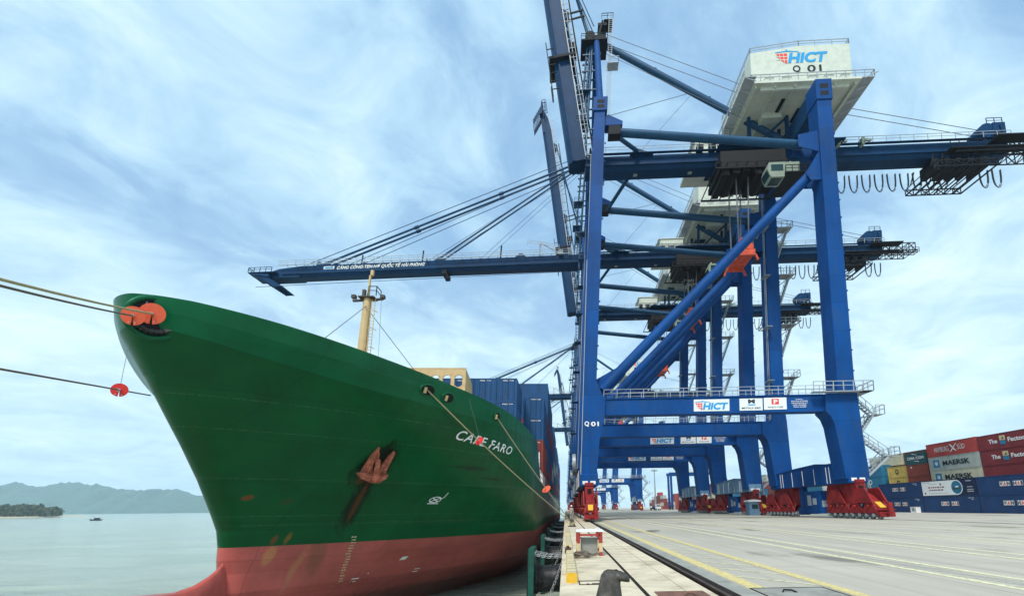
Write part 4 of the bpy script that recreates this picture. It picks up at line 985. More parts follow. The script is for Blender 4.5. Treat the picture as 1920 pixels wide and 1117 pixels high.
    def lattice(ua, ub, va, vb, za, zb, n, r=.11):
        for vv in (va, vb):
            for zz in (za, zb): mb.bar((ua, vv, zz), (ub, vv, zz), r*1.4)
            for k in range(n):
                a = ua+(ub-ua)*k/n; b = ua+(ub-ua)*(k+1)/n
                mb.bar((a, vv, za), (a, vv, zb), r); mb.bar((a, vv, za if k % 2 else zb), (b, vv, zb if k % 2 else za), r)
            mb.bar((ub, vv, za), (ub, vv, zb), r)
        for k in range(n+1):
            a = ua+(ub-ua)*k/n
            for zz in (za, zb): mb.bar((a, va, zz), (a, vb, zz), r)
    lattice(E0, E0+6.5, -1.8, 1.8, GZ0+.6, GZ1, 5); lattice(E0-9, E0+5.8, -3.3, -2.2, GZ0-.7, GZ0-.2, 10, .09)
    mb.box(E0-10, E0+2, -3.6, -2.1, GZ0-.3, GZ0-.15); mb.rail([(E0-10, -3.6, GZ0-.15), (E0-5, -3.6, GZ0-.15)], 1.1, 1.2, .04)
    mb.rail([(E0, 1.8, GZ1), (E0+7.2, 1.8, GZ1), (E0+7.2, -1.8, GZ1-2.2)], 1.1, 1.5, .04)
    mb.box(E0-3, E0+3, -3.6, -1.7, GZ1-.75, GZ1-.55)
    # hanging maintenance cage
    lattice(E0-12, E0-3.5, -3.4, 3.4, GZ0-3.3, GZ0-2.3, 7, .10)
    for k in range(7):
        a = E0-12+1.4*k; mb.bar((a, -3.4, GZ0-3.3), (a, 3.4, GZ0-3.3), .16); mb.bar((a, -2.2, GZ0-2.3), (a+.6, -2.0, GZ0), .12); mb.bar((a, 2.2, GZ0-2.3), (a+.6, 2.0, GZ0), .12)
    for k in range(5): mb.box(E0-11+1.7*k, E0-10.2+1.7*k, -1.4, 1.4, GZ0-2.3, GZ0-.3)
    A('tail_platform', mb, 'steel_dark', gi)
    for k in range(13 if detail else 7):
        st_ = 1.95 if detail else 3.4
        ul = LG+4.1+st_*k if k < 11 else E0-1.5+st_*(k-11)
        mb = MB(); 
        for dd in (0, .28): mb.path([(ul+(1.25 if detail else 2.)*(.5-.5*math.cos(math.pi*q/10)), GW+.45+dd*.6, GZ0-.1-(3.35-dd)*math.sin(math.pi*q/10)**.62) for q in range(11)], .065, 6)
        A('festoon_cable', mb, 'cable', gi)
    mb = MB(); u1 = LG-7.6
    for k in range(2): mb.path([(u1+3.2+2.3*k+1.5*(.5-.5*math.cos(math.pi*q/8)), GW+.45, GZ0-.1-1.5*math.sin(math.pi*q/8)**.6) for q in range(9)], .06, 6)
    A('festoon_cable', mb, 'cable', gi)
    # apex frame
    AP = (-.9, 0, 81.4); mb = MB()
    for s in (-1, 1):
        mb.tube((0, 9*s, 58.9), (AP[0]+.2, 1.4*s, 79.6), .5, 12)
    A('apex_pylon', mb, 'crane_blue')
    mb = MB()
    for s in (-1, 1):
        mb.tube((-1.8, .9*s, 57.5), (-1.4, .9*s, 79.5), .24, 8); mb.tube((-3.0, .7*s, 57.8), (-2.3, .7*s, 79.3), .17, 8)
    for z in (62, 66, 70, 74, 77.5): mb.bar((-3.0, -.9, z), (0.2, -.9, z+.2), .22); mb.bar((-3.0, .9, z), (0.2, .9, z+.2), .22); mb.bar((-1.6, -1, z), (-1.6, 1, z), .2)
    for k in range(10): z = 58+2*k; mb.bar((-1.7, -.95, z), (-2.8, -.8, z+1.9), .08)
    for z in (63.3, 69.5): mb.box(-3.6, -1.4, -1.6, 1.0, z, z+.12); mb.rail([(-3.6, -1.6, z), (-1.4, -1.6, z)], 1.1, .8, .04); mb.rail([(-3.6, -1.6, z), (-3.6, 1, z)], 1.1, .8, .04)
    A('apex_mast', mb, 'tube_teal')
    mb = MB(); mb.box(-3.4, 1.1, -2.0, 2.0, 79.6, 79.85); mb.box(-2.3, .7, -1.4, 1.4, 79.85, 81.2); mb.tube((-1.9, -1.5, 81.3), (-1.9, 1.5, 81.3), .85, 14); mb.tube((.1, -1.5, 80.5), (.1, 1.5, 80.5), .8, 14)
    mb.bar((-.5, -1.2, 81), (.2, -1.2, 84.6), .3); mb.bar((-.5, 1.2, 81), (.2, 1.2, 84.6), .3); mb.box(.4, 1.8, -1.2, 1.2, 84.8, 84.95); mb.box(-.6, .9, -1.2, 1.2, 83.6, 84.2)
    mb.rail([(.0, -1.3, 84.95), (1.9, -1.3, 84.95), (1.9, 1.3, 84.95)], 1.2, .8, .04); mb.rail([(-3.4, -2, 79.85), (1.1, -2, 79.85), (1.1, 2, 79.85)], 1.1, 1, .04)
    ap = A('apex_platform', mb, 'steel_dark')
    mb = MB()
    for u in (1.35, 1.95): mb.bar((u, -1.3, 60.5), (u-.1, -1.3, 85.8), .07)
    for k in range(60): mb.bar((1.35, -1.3, 60.8+.42*k), (1.95, -1.3, 60.8+.42*k), .05)
    mb.box(1.2, 3.0, -2.2, -.6, 74.2, 74.35); mb.rail([(1.2, -2.2, 74.3), (3.0, -2.2, 74.3), (3.0, -.6, 74.3), (1.2, -.6, 74.3)], 1.2, .9, .04)
    A('apex_ladder', mb, 'walk_grey', ap)
    mb = MB(); mb.tube((.5, 0, 80.7), (LG-.6, 0, 58.8), .55, 14)
    for t in (.3, .6): mb.tube((.5+29.2*t, 0, 81.2-21.9*t), (.5+29.2*t, 0, 81.6-21.9*t), .2, 6)
    bs = A('backstay', mb, 'tube_teal')
    for a_, b_, r_ in (((.8, -.8, 82.0), (LG-6, -.8, 69.0), .05), ((.8, .8, 82.0), (LG-6, .8, 69.0), .05), ((1.0, -1.4, 77.), (LG-8, -2, 62), .04), ((15.5, 0, 69.6), (2.0, 2, 67.5), .05), ((15.5, 0, 69.6), (6, -1, GZ1), .035), ((LG+6, -.6, 65.2), (LG+29, -.6, GZ1+2.6), .055), ((LG+6, .6, 65.2), (LG+29, .6, GZ1+2.6), .055)):
        AS('wire_rope', [lambda q: q.tube(a_, b_, r_, 5)], 'cable')
    # boom
    TH = R(80.2) if raised else R(-.5)
    dx, dz = -math.cos(TH), math.sin(TH); nx_, nz_ = math.sin(TH), math.cos(TH); HZ = GZ1-.3; BL = 71
    def bm(a, v, h): return (HIN-.4+dx*a+nx_*h, v, HZ+dz*a+nz_*h)
    def bmesh_(mb): mb.v = [bm(*p) for p in mb.v]; return mb
    mb = MB(); mb.box(0, BL-8, -GW, GW, -1.55, .3); mb.prism([(-GW, -1.55), (-GW+.5, -2.35), (GW-.5, -2.35), (GW, -1.55)], 'x', 0, BL-8)
    mb.prism([(BL-8, -2.35), (BL-8, .3), (BL-3, -.2), (BL+.5, -1.3), (BL+.5, -2.35)], 'y', -GW, GW)
    for s in (-1, 1): mb.box(0, BL-4, s*GW-.22, s*GW+.22, -1.7, -1.46)
    for a in (13.0, 31.5, 57.5): mb.prism([(a-1.6, .3), (a+1.6, .3), (a+.4, 1.5), (a-.4, 1.5)], 'y', -.9, .9)
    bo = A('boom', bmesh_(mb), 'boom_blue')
    mb = MB()
    for s in (-1, 1):
        o = s*(GW+.75)
        for k in range(34 if detail else 17):
            a = (2 if detail else 4)*k; mb.bar((a, o, .3), (a, o, 1.4), .07); mb.bar((a, s*GW, .28), (a, o, .28), .09)
        for h in (.9, 1.4, .3): mb.bar((0, o, h), (BL-3, o, h), .07 if h > .3 else .14)
    A('boom_railing', bmesh_(mb), 'walk_grey', bo)
    mb = MB()
    if raised:
        for a, l in ((30, 4.2), (31.4, 4.2)): q = MB(); q.bar((a, -.8, .4), (a+.4, -.8, l), .28, .2); A('boom_stanchion', bmesh_(q), 'steel_dark', bo)
        q = MB(); q.box(23.4, 24.6, -1.2, 1.2, .3, 1.9); A('sheave_box', bmesh_(q), 'steel_dark', bo)
        q = MB(); q.box(20.5, 21, -2.4, 2.4, -3.2, 1.2); q.box(12, 14.5, -2.6, -1.7, -3.6, -3.4)
        for k in range(6): q.bar((14+1.7*k, -2.4, -3.4), (14+1.7*k, -2.4, -2.2), .12)
        q.bar((12.5, -2.4, -3.4), (24, -2.4, -3.4), .14); A('boom_gangway', bmesh_(q), 'steel_dark', bo)
        for a in range(2, 60, 3): mb.bar((a, 1.0, .3), (a, 1.0, 2.2), .08)
        mb.bar((1, 1.0, 2.2), (60, 1.0, 2.2), .22); A('cable_tray', bmesh_(mb), 'steel_dark', bo)
    else:
        for a, v_, h_, w_ in ((17.5, -1, 3.6, .3), (35.3, -1, 3.2, .25), (49.3, -1, 2.7, .25), (35.0, 1, 2.4, .25), (49.8, 1, 2.2, .25)): q = MB(); q.bar((a, v_, .3), (a, v_, h_), w_); A('boom_stanchion', bmesh_(q), 'steel_dark', bo)
        mb.box(3.5, 4.5, -2.2, 2.2, .3, 1.2); mb.rail([(4.4, -2.2, 1.2), (11.5, -2.4, 2.6)], 1.3, .9, .04); mb.bar((8.6, -1.8, .3), (8.6, -1.8, 3.4), .35); mb.bar((8.6, -1.8, 3.4), (4.2, -1.8, .6), .2); A('boom_gangway', bmesh_(mb), 'walk_grey', bo)
        mb = MB(); mb.box(29.2, 30.2, -1.9, 1.9, -3.2, -2.35); mb.bar((29.3, -1.7, -3.), (28.6, -1.7, -4.4), .25); A('rope_guide', bmesh_(mb), 'steel_dark', bo)
    mb = MB()
    mb.prism([(BL-1.5, -2.6), (BL+3.2, -1.7), (BL+3.2, -1.5), (BL-1.5, -1.9)], 'y', -2.6, -.6)
    mb.prism([(BL-5, -5.0), (BL-3.2, -5.0), (BL+1.2, -2.2), (BL-.6, -2.2)], 'y', -2.4, -2.25); mb.prism([(BL-5, -5.0), (BL-3.2, -5.0), (BL+1.2, -2.2), (BL-.6, -2.2)], 'y', 2.25, 2.4)
    for k in range(7):
        t = k/6; mb.bar((BL-5+4.4*t, -2.4, -5+2.8*t), (BL-5+4.4*t, 2.4, -5+2.8*t), .14); mb.bar((BL-3.2+4.4*t, -2.4, -5+2.8*t), (BL-3.2+4.4*t, 2.4, -5+2.8*t), .14)
    mb.box(BL-3, BL+3.4, -2.7, 2.7, -1.5, -1.35); mb.rail([(BL+3.4, -2.7, -1.35), (BL+3.4, 2.7, -1.35)], 1.1, 1, .05); mb.rail([(BL-2, -2.7, -1.35), (BL+3.4, -2.7, -1.35)], 1.1, 1.2, .05)
    A('boom_tip_platform', bmesh_(mb), 'boom_blue', bo)
    mb = MB()
    A0 = (AP[0]-.8, 0, 81.3)
    if raised:
        # folded stays hang from the apex and loop up to the boom
        for s in (-.8, .8):
            j = (-2.2, s, 64.5)
            mb.tube((A0[0], s, 81), j, .2, 8); mb.tube(j, bm(30, s, 1.0), .2, 8); mb.tube((A0[0]-.4, s*.6, 82.5), bm(57.5, s*.6, 1.4), .13, 6)
            mb.tube((A0[0]+.4, s*.8, 84.2), bm(50, s*.6, 1.4), .10, 6)
        for k in range(4): mb.tube((A0[0], -1+.6*k, 81.6), bm(56+k, -1+.6*k, 1.2), .05, 5)
    else:
        for s in (-.75, .75):
            p = bm(57.5, s, 1.3); q = bm(31.5, s, 1.3); a0 = (A0[0], s, 81.2)
            mb.tube(a0, p, .26, 8); mb.tube(a0, q, .20, 8)
            p0 = Vector(a0); p1 = Vector(p)
            for t in (.33, .66): mb.tube(p0.lerp(p1, t-.008), p0.lerp(p1, t+.008), .42, 8)
            mb.tube((A0[0], s*1.3, 82.6), bm(62, s*1.3, .9), .09, 6); mb.tube((A0[0], s*1.2, 80.2), bm(52, s*1.2, .6), .08, 6)
            mb.tube((A0[0], s*1.2, 80.2), bm(34, s*1.2, .6), .05, 6); mb.tube((A0[0], s*1.2, 79.8), bm(22, s*1.2, .6), .045, 6)
        mb.tube(bm(0, -1.2, -3.6), bm(BL+2, -1.2, -4.3), .06, 5); mb.tube(bm(BL-11, 0, 1.6), bm(BL-11, .8, 1.6), .6, 12)
    A('forestay', mb, 'tube_teal')
    # machinery house
    h0, h1, w0, w1, z0 = 22.4, 37.0, -6.0, 7.6, 63.3
    mb = MB(); pr = [(h0, z0), (h1, z0), (h1, 71.2), (h0+7.2, 71.2), (h0, 70.2)]
    mb.prism(pr, 'y', w0, w1)
    for k in range(1, 8): u = h0+(h1-h0)*k/8; mb.box(u-.015, u+.015, w0-.012, w0-.0, z0+.3, 70.1)
    mh = A('machinery_house', mb, 'house_white')
    mb = MB()
    mb.box(h0-.2, h1+.4, w0-1.5, w1+1.2, z0-.45, z0-.02)
    for k in range(6): u = h0+.2+(h1-h0-.4)*k/5; mb.box(u-.12, u+.12, w0-1, w1+.8, z0-.85, z0-.45)
    mb.box(h0+1, h1-1, w0-.7, w0-.3, z0-1.0, z0-.45); mb.box(h0+1, h1-1, w1-.4, w1, z0-1.0, z0-.45)
    mb.box(h0+3, h0+6, -2, 3, z0-1.5, z0-.45); mb.box(h0+9, h0+12, 2, 5.5, z0-1.9, z0-.45); mb.tube((h0+10.5, 1.2, z0-1.6), (h0+10.5, 4.0, z0-1.6), 1.3, 14)
    A('house_floor', mb, 'house_white', mh)
    AS('floor_opening', [lambda q: q.box(h0+10.6, h0+12.4, -4.6, -3.4, z0-.6, z0-.44), lambda q: q.box(h0+5, h0+5.5, -4.5, -1, z0-.6, z0-.44), lambda q: q.box(h0+8.2, h0+8.7, -2.5, .2, z0-.6, z0-.44), lambda q: q.box(h0+2.2, h0+4.6, 5.2, 6.6, z0-.6, z0-.44)], 'steel_dark', mh)
    mb = MB(); mb.rail([(h0, w0+.1, 70.2), (h0+7.2, w0+.1, 71.2), (h1, w0+.1, 71.2), (h1, w1, 71.2)], 1.1, 2, .05); mb.rail([(h0, w0+.1, 70.2), (h0, w1, 70.2)], 1.1, 2, .05)
    A('roof_railing', mb, 'walk_grey', mh)
    mb = MB()
    zf = z0-.02
    mb.rail([(h0-.6, w0-1.5, zf), (h1+2.2, w0-1.5, zf), (h1+2.2, w1, zf)], 1.1, 1.3, .05); mb.rail([(h0-.6, w0-1.5, zf), (h0-.6, w1, zf)], 1.15, 1.3, .05)
    mb.box(h1+.4, h1+2.2, w0-1.5, w1+1.2, z0-.25, z0-.1)
    for k in range(7): mb.bar((h0-.2, w0-2.3+2.2*k, z0-.9), (h0-1.8, w0-2.3+2.2*k, z0-.2), .1); mb.bar((h1+.3, w0-2.3+2.2*k, z0-1.2), (h1+2.2, w0-2.3+2.2*k, z0-.2), .1)
    mb.box(h0-1.8, h0-.2, w0-2.4, w1+1, z0-.2, z0-.1); mb.rail([(h0-1.8, w0-2.4, zf), (h0-1.8, w1+1, zf)], 1.15, 1.3, .05)
    mb.stair((h0-1.4, 1, z0-.3), (h0-1.4, 5.5, z0-6.8), .9, axis='x')
    A('house_balcony', mb, 'walk_grey', mh)
    AS('air_conditioner', [lambda q, u=u: (q.box(u, u+1.3, w0-1.2, w0-.4, zf, zf+.9), q.tube((u+.65, w0-1.22, zf+.45), (u+.65, w0-1.19, zf+.45), .33, 12)) for u in (h0+1.5, h0+4, h1-6.8, h1-4.6, h1-2.3)], 'house_white', mh)
    mb = MB()
    for u in (h0+1.2, h0+7, h1-1.5):
        for v in (-1.4, 4.2 if u < h0+6 else 1.4): mb.bar((u, v, GZ1), (u, v, z0-.8), .45)
    mb.bar((h0+1.2, -1.4, GZ1+.2), (h0+7, -1.4, z0-1), .3); mb.bar((h0+7, 1.4, GZ1+.2), (h1-1.5, 1.4, z0-1), .3); mb.box(h0-4, h1, -3.4, 5.2, GZ1+.01, GZ1+.2)
    A('house_support', mb, 'boom_blue', mh)
    mb = MB(); mb.box(h0-6.5, h0-1.5, 1.0, 6.5, GZ1+.9, GZ1+4.6); mb.box(h0-6.9, h0-1.3, .8, 6.8, GZ1+4.6, GZ1+4.75); mb.box(h0-7.5, h0+4, -1, 7, GZ1+.2, GZ1+.9); A('equipment_box', mb, 'house_white')
    mb = MB(); mb.rail([(h0-8, -2.4, GZ1+.2), (h0+8, -2.4, GZ1+.2)], 1.1, 1.3, .04)
    for k in range(6): mb.box(h0-7+1.9*k, h0-6+1.9*k, -2.1, -1.3, GZ1+.2, GZ1+1.1)
    A('deck_machinery', mb, 'steel_dark')
    # logo on the house
    mb = MB(); put_logo(mb, (h0+3.8, w0-.03, 67.8), (1, 0, 0), (0, 0, 1), 7.5, 2.8, (0, -1, 0)); A('house_logo', mb, ['logo_red', 'logo_blue', 'house_white'], mh)
    # signboards on the near portal beam
    yv = -9-.8
    mb = MB(); mb.box(12.6, 16.8, yv-.06, yv-.035, 12.55, 14.0); sg = A('signboard', mb, 'sign_white', None, 'white board with red and blue terminal emblem')
    mb = MB(); put_logo(mb, (12.8, yv-.07, 12.68), (1, 0, 0), (0, 0, 1), 3.85, 1.2, (0, -1, 0)); A('lettering', mb, ['logo_red', 'logo_blue', 'sign_white'], sg)
    mb = MB(); mb.box(18.0, 20.7, yv-.06, yv-.035, 12.55, 14.0); sg = A('signboard', mb, 'sign_white', None, 'white board with black M mark')
    mb = MB(); put_text(mb, 'MITSUI E&S', (18.25, yv-.07, 12.72), (1, 0, 0), (0, 0, 1), 2.2, .22, 0, .02); A('lettering', mb, 'ink', sg)
    mb = MB(); put_text(mb, 'M', (19.0, yv-.07, 13.4), (1, 0, 0), (0, 0, 1), .8, .5, 0, .06); A('maker_initial', mb, 'ink', sg)
    mb = MB(); mb.box(18.95, 19.85, yv-.075, yv-.062, 13.16, 13.29); A('maker_bar', mb, 'logo_blue', sg)
    mb = MB(); mb.box(20.85, 23.5, yv-.06, yv-.035, 12.6, 14.05); sg = A('signboard', mb, 'sign_white', None, 'white board with red square mark')
    mb = MB(); mb.box(21.75, 22.6, yv-.075, yv-.062, 13.22, 13.9, 1); put_text(mb, 'P', (21.98, yv-.085, 13.28), (1, 0, 0), (0, 0, 1), .45, .52, 2, .04); A('maker_mark', mb, ['ink', 'logo_red', 'sign_white'], sg); mb = MB(); put_text(mb, 'PACECO CORP.', (21.3, yv-.07, 12.78), (1, 0, 0), (0, 0, 1), 1.8, .2, 0, .02)
    A('lettering', mb, 'ink', sg)
    if detail:
        mb = MB()
        for k, (s, w) in enumerate((('S.W.L.', .9), ('MAIN HOOK 65 TONNES', 1.9), ('UNDER SPREADER 50 T', 1.9), ('HOIST 180 M/MIN', 1.5), ('TROLLEY 240 M/MIN', 1.5))): put_text(mb, s, (25.0-w/2, yv-.07, 13.72-.23*k), (1, 0, 0), (0, 0, 1), w, .13, 0, .02)
        A('load_notice', mb, 'white')
    if not raised:
        mb = MB(); vv = -GW-.02
        def bt(s, a1, a0, h0_, h1_, m=0, bold=.03):
            vs, fs, _ = text2d(s, bold, .2, 1.0); mb.add([bm(a1+(a0-a1)*x, vv, h0_+(h1_-h0_)*y) for x, y in vs], fs, m)
        for q, (da, dh) in enumerate(((0, 0), (-.09, 0), (-.05, .07), (.03, -.06))): vv = -GW-.02-.004*q; bt('CẢNG CÔNG-TEN-NƠ QUỐC TẾ HẢI PHÒNG', 54.6+da, 34.5+da, -1.0+dh, .25+dh, 0, 0.)
        mb.add([bm(a, vv, h) for a, h in ((57.7, -.8), (55.2, -.8), (55.2, -.05), (57.7, -.05))], [(0, 1, 2, 3)], 0)
        mb.add([bm(a, vv-.01, h) for a, h in ((57.4, -.6), (55.5, -.6), (55.5, -.25), (57.4, -.25))], [(0, 1, 2, 3)], 1)
        A('boom_lettering', mb, ['white', 'logo_blue'], bo)
    # trolley, cab, headblock
    t0, t1 = 18.6, 28.2
    mb = MB()
    for s in (-1, 1): mb.box(t0, t1, s*2.6-.5, s*2.6+.5, GZ0-.5, GZ0+1.2); mb.box(t0-1, t1+.5, s*3.9-.1, s*3.9+.1, GZ0-2.6, GZ0-2.4)
    mb.box(t0, t1, -3.4, 3.4, GZ0-1.9, GZ0-.75)
    for k in range(6): mb.box(t0+.3+1.6*k, t0+1.3+1.6*k, -3.0, 2.8, GZ0-3.0+.3*(k % 3), GZ0-1.9)
    for k in range(8): a = t0-1+1.45*k; mb.bar((a, -3.9, GZ0-2.5), (a, 3.9, GZ0-2.5), .14); mb.bar((a, -3.9, GZ0-2.5), (a+.5, -3.4, GZ0-.9), .1); mb.bar((a, -3.9, GZ0-2.5), (a, -3.9, GZ0-1.5), .07)
    mb.bar((t0-1, -3.9, GZ0-1.5), (t1, -3.9, GZ0-1.5), .08); mb.tube((t0+2, -2.4, GZ0-2.4), (t0+2, 2.4, GZ0-2.4), .7, 12); mb.tube((t1-3, -2.4, GZ0-2.4), (t1-3, 2.4, GZ0-2.4), .7, 12)
    tr = A('trolley', mb, 'black')
    mb = MB(); cu, cv = t1-3.2, -4.2
    mb.prism([(cu, GZ0-5.4), (cu+1.9, GZ0-5.4), (cu+2.1, GZ0-2.9), (cu-.2, GZ0-2.9), (cu-.5, GZ0-4.0)], 'y', cv-1.0, cv+1.3)
    mb.box(cu+2.1, cu+4.2, cv-.7, cv+.9, GZ0-4.3, GZ0-2.7); mb.bar((cu+.3, cv, GZ0-2.9), (cu+.6, cv+.6, GZ0-1.9), .3); mb.bar((cu+3.8, cv, GZ0-2.6), (cu+3.5, cv+.6, GZ0-1.7), .3)
    cb_ = A('operator_cab', mb, 'house_green', tr)
    mb = MB(); mb.box(cu+.05, cu+1.75, cv-1.02, cv-.99, GZ0-4.4, GZ0-3.3); mb.prism([(cu-.56, GZ0-4.1), (cu-.14, GZ0-5.1), (cu-.1, GZ0-5.05), (cu-.5, GZ0-4.05)], 'y', cv-.8, cv+1.1); mb.box(cu+.2, cu+1.7, cv-.7, cv+1.0, GZ0-5.43, GZ0-5.4)
    A('cab_window', mb, 'glass_dark', cb_)
    mb = MB(); mb.box(cu+1.9, cu+5.6, cv-1.4, cv+4.4, GZ0-5.0, GZ0-4.9)
    for k in range(6): mb.bar((cu+1.9, cv-1.4+1.1*k, GZ0-4.95), (cu+5.6, cv-1.4+1.1*k, GZ0-4.95), .14)
    mb.rail([(cu+1.9, cv-1.4, GZ0-4.9), (cu+5.6, cv-1.4, GZ0-4.9), (cu+5.6, cv+4.4, GZ0-4.9)], 1.1, .9, .04)
    A('cab_platform', mb, 'steel_dark', tr)
    hz = 37.6 if raised else 39.5
    uc = 22.2
    mb = MB()
    for du in (-.9, .9):
        for v in (-1.8, -1.5, 1.5, 1.8): mb.tube((uc+du, v, GZ0-2.4), (uc+du*.8, v, hz+2.6), .05, 5)
    A('hoist_rope', mb, 'cable', tr)
    mb = MB()
    mb.box(uc-1.2, uc+1.2, -2.2, 2.2, hz+.9, hz+1.7); mb.prism([(uc-1.1, hz+1.7), (uc+1.1, hz+1.7), (uc+.7, hz+2.6), (uc-.7, hz+2.6)], 'y', -2.0, -1.2); mb.prism([(uc-1.1, hz+1.7), (uc+1.1, hz+1.7), (uc+.7, hz+2.6), (uc-.7, hz+2.6)], 'y', 1.2, 2.0)
    for v in (-1.6, 1.6): mb.tube((uc-.5, v, hz+2.6), (uc+.5, v, hz+2.6), .45, 12)
    mb.box(uc-.7, uc+.7, -2.2, 2.2, hz, hz+.8); mb.box(uc-1.2, uc+1.2, -1.5, 1.5, hz-.1, hz+.85)
    for v in (-2.35, 2.35): mb.box(uc-1.25, uc+1.25, v-.25, v+.25, hz-.35, hz+.6)
    for v in (-2.4, 2.4):
        for du in (-1.3, 1.3): mb.prism([(uc+du-.12, hz-.2), (uc+du+.12, hz-.2), (uc+du*1.25+.12, hz-1.1), (uc+du*1.25-.12, hz-1.1)], 'y', v-.18, v+.18)
    for v in (-1.8, 1.8): mb.box(uc-1.1, uc+1.1, v-.3, v+.3, hz-.1, hz+1.15)
    A('spreader', mb, 'spreader_orange', tr)
    # zigzag stairs beside the near landward leg and ladders above
    mb = MB(); a, b = LG+1.7, LG+4.9; zz = [2.0, 4.6, 7.2, 9.7, 12.0, 14.2]; side = [a, b, a, b, a+.6, a-.2]; vv = -8.2
    pts = [(a+.3, 2.2), (b-.2, 5.2), (a+.3, 8.2), (b-.6, 11.2), (a+.2, 14.2)]
    pts = [(b-2.4, 1.6), (a+.1, 4.4), (b+.1, 7.2) if False else (b, 7.0), (a+.2, 9.4), (b-1.0, 12.0), (a-.2, 14.3)]
    for (u_a, z_a), (u_b, z_b) in zip(pts, pts[1:]):
        mb.stair((u_a, vv, z_a), (u_b, vv, z_b), .8)
        s = 1 if u_b > u_a else -1
        mb.box(min(u_b, u_b+s*1.0), max(u_b, u_b+s*1.0), vv-.9, vv+.9, z_b-.06, z_b); mb.rail([(u_b+s*1.0, vv-.9, z_b), (u_b+s*1.0, vv+.9, z_b)], 1.1, .9, .035); mb.rail([(u_b, vv-.9, z_b), (u_b+s*1.0, vv-.9, z_b)], 1.1, .9, .035)
        mb.bar((LG+1.2, vv, z_b-.4), (u_b, vv, z_b-.1), .12)
    mb.box(LG-4.2, LG+2.6, -9-2.1, -9-1.27, 14.36, 14.46); mb.box(LG+1.25, LG+2.6, -9-2.1, -7, 14.36, 14.46)
    mb.rail([(LG-4.2, -11.1, 14.46), (LG+2.6, -11.1, 14.46), (LG+2.6, -7, 14.46)], 1.15, 1.0, .04)
    A('access_stairs', mb, 'walk_grey')
    mb = MB()
    zz = [14.4, 20.5, 27, 33.5, 40, 46.5, 53]
    for k in range(len(zz)-1):
        z = zz[k]
        for v in (6.9, 7.4): mb.bar((LG-1.6, v, z), (LG-1.6, v, zz[k+1]+1), .07)
        for q in range(16): mb.bar((LG-1.6, 6.9, z+.4*q), (LG-1.6, 7.4, z+.4*q), .05)
    for z in (21.5, 30.5, 39.5, 48.5):
        mb.box(LG+1.0, LG+3.8, 8.2, 10.2, z, z+.08); mb.rail([(LG+1, 8.2, z+.08), (LG+3.8, 8.2, z+.08), (LG+3.8, 10.2, z+.08)], 1.1, .9, .035); mb.bar((LG+1, 9, z-2.0), (LG+3.4, 9, z), .16); mb.box(LG-1.9, LG-1.0, 6.3, 8.2, z-1, z-.9)
        mb.stair((LG+1.4, 9.8, z-6), (LG+3.4, 9.8, z), .6)
    A('leg_ladder', mb, 'steel_grey')
    return T
def crane_numbers(n, root):
    vs = []
    mb = MB(); v = -9-1.07; s = 'Q %02d' % n
    put_text(mb, 'Q', (-.45, v, 10.9), (1, 0, 0), (0, 0, 1), .55, .66, 0, .03); mb.build('crane_letter', 'white', root, xf); mb = MB(); put_text(mb, '%02d' % n, (.32, v, 10.95), (1, 0, 0), (0, 0, 1), .95, .55, 0, .03)
    mb.build('crane_number', 'white', root, xf)
    mb = MB(); v = -6.03; u = 22.4+6.1
    put_text(mb, 'Q', (u, v, 65.95), (1, 0, 0), (0, 0, 1), 1.15, 1.5, 0, .03); mb.build('house_letter', 'ink', root, xf); mb = MB(); put_text(mb, '%02d' % n, (u+2.1, v, 66.05), (1, 0, 0), (0, 0, 1), 2.1, 1.35, 0, .02)
    mb.build('house_number', 'ink', root, xf)
TPL = {}
def crane(n, yc, raised, detail, label, sill=None):
    key = (raised, detail)
    if key not in TPL: TPL[key] = crane_template(raised, detail)
    root = empty('quay_crane', (2.75, yc, 0), 0, label=label, category='crane', group='blue quay cranes')
    objs = []
    for name, me, par, lab in TPL[key]:
        o = bpy.data.objects.new(name, me); COL.objects.link(o); o.parent = objs[par] if par is not None else root; objs.append(o)
        if lab: o['label'] = lab
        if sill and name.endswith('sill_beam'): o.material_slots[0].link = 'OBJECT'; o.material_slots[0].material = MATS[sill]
    crane_numbers(n, root); return root
crane(1, 65.2, True, True, 'tall blue quay crane nearest, numbered Q 01, its boom raised')
crane(2, 94.6, False, True, 'blue quay crane numbered Q 02 with its long boom lowered over the ship', 'hut_lit_sill_grey')
crane(3, 125.0, True, True, 'blue quay crane third in the row, boom raised behind the second', 'hut_lit_sill_grey')
crane(4, 224.0, False, False, 'blue quay crane fourth in the row with boom lowered, beyond a long gap', 'hut_lit_sill_grey')
crane(5, 323.0, False, False, 'blue quay crane fifth in the row with boom lowered, far down the quay')
crane(6, 415.0, True, False, 'farthest blue quay crane, its thin boom raised')
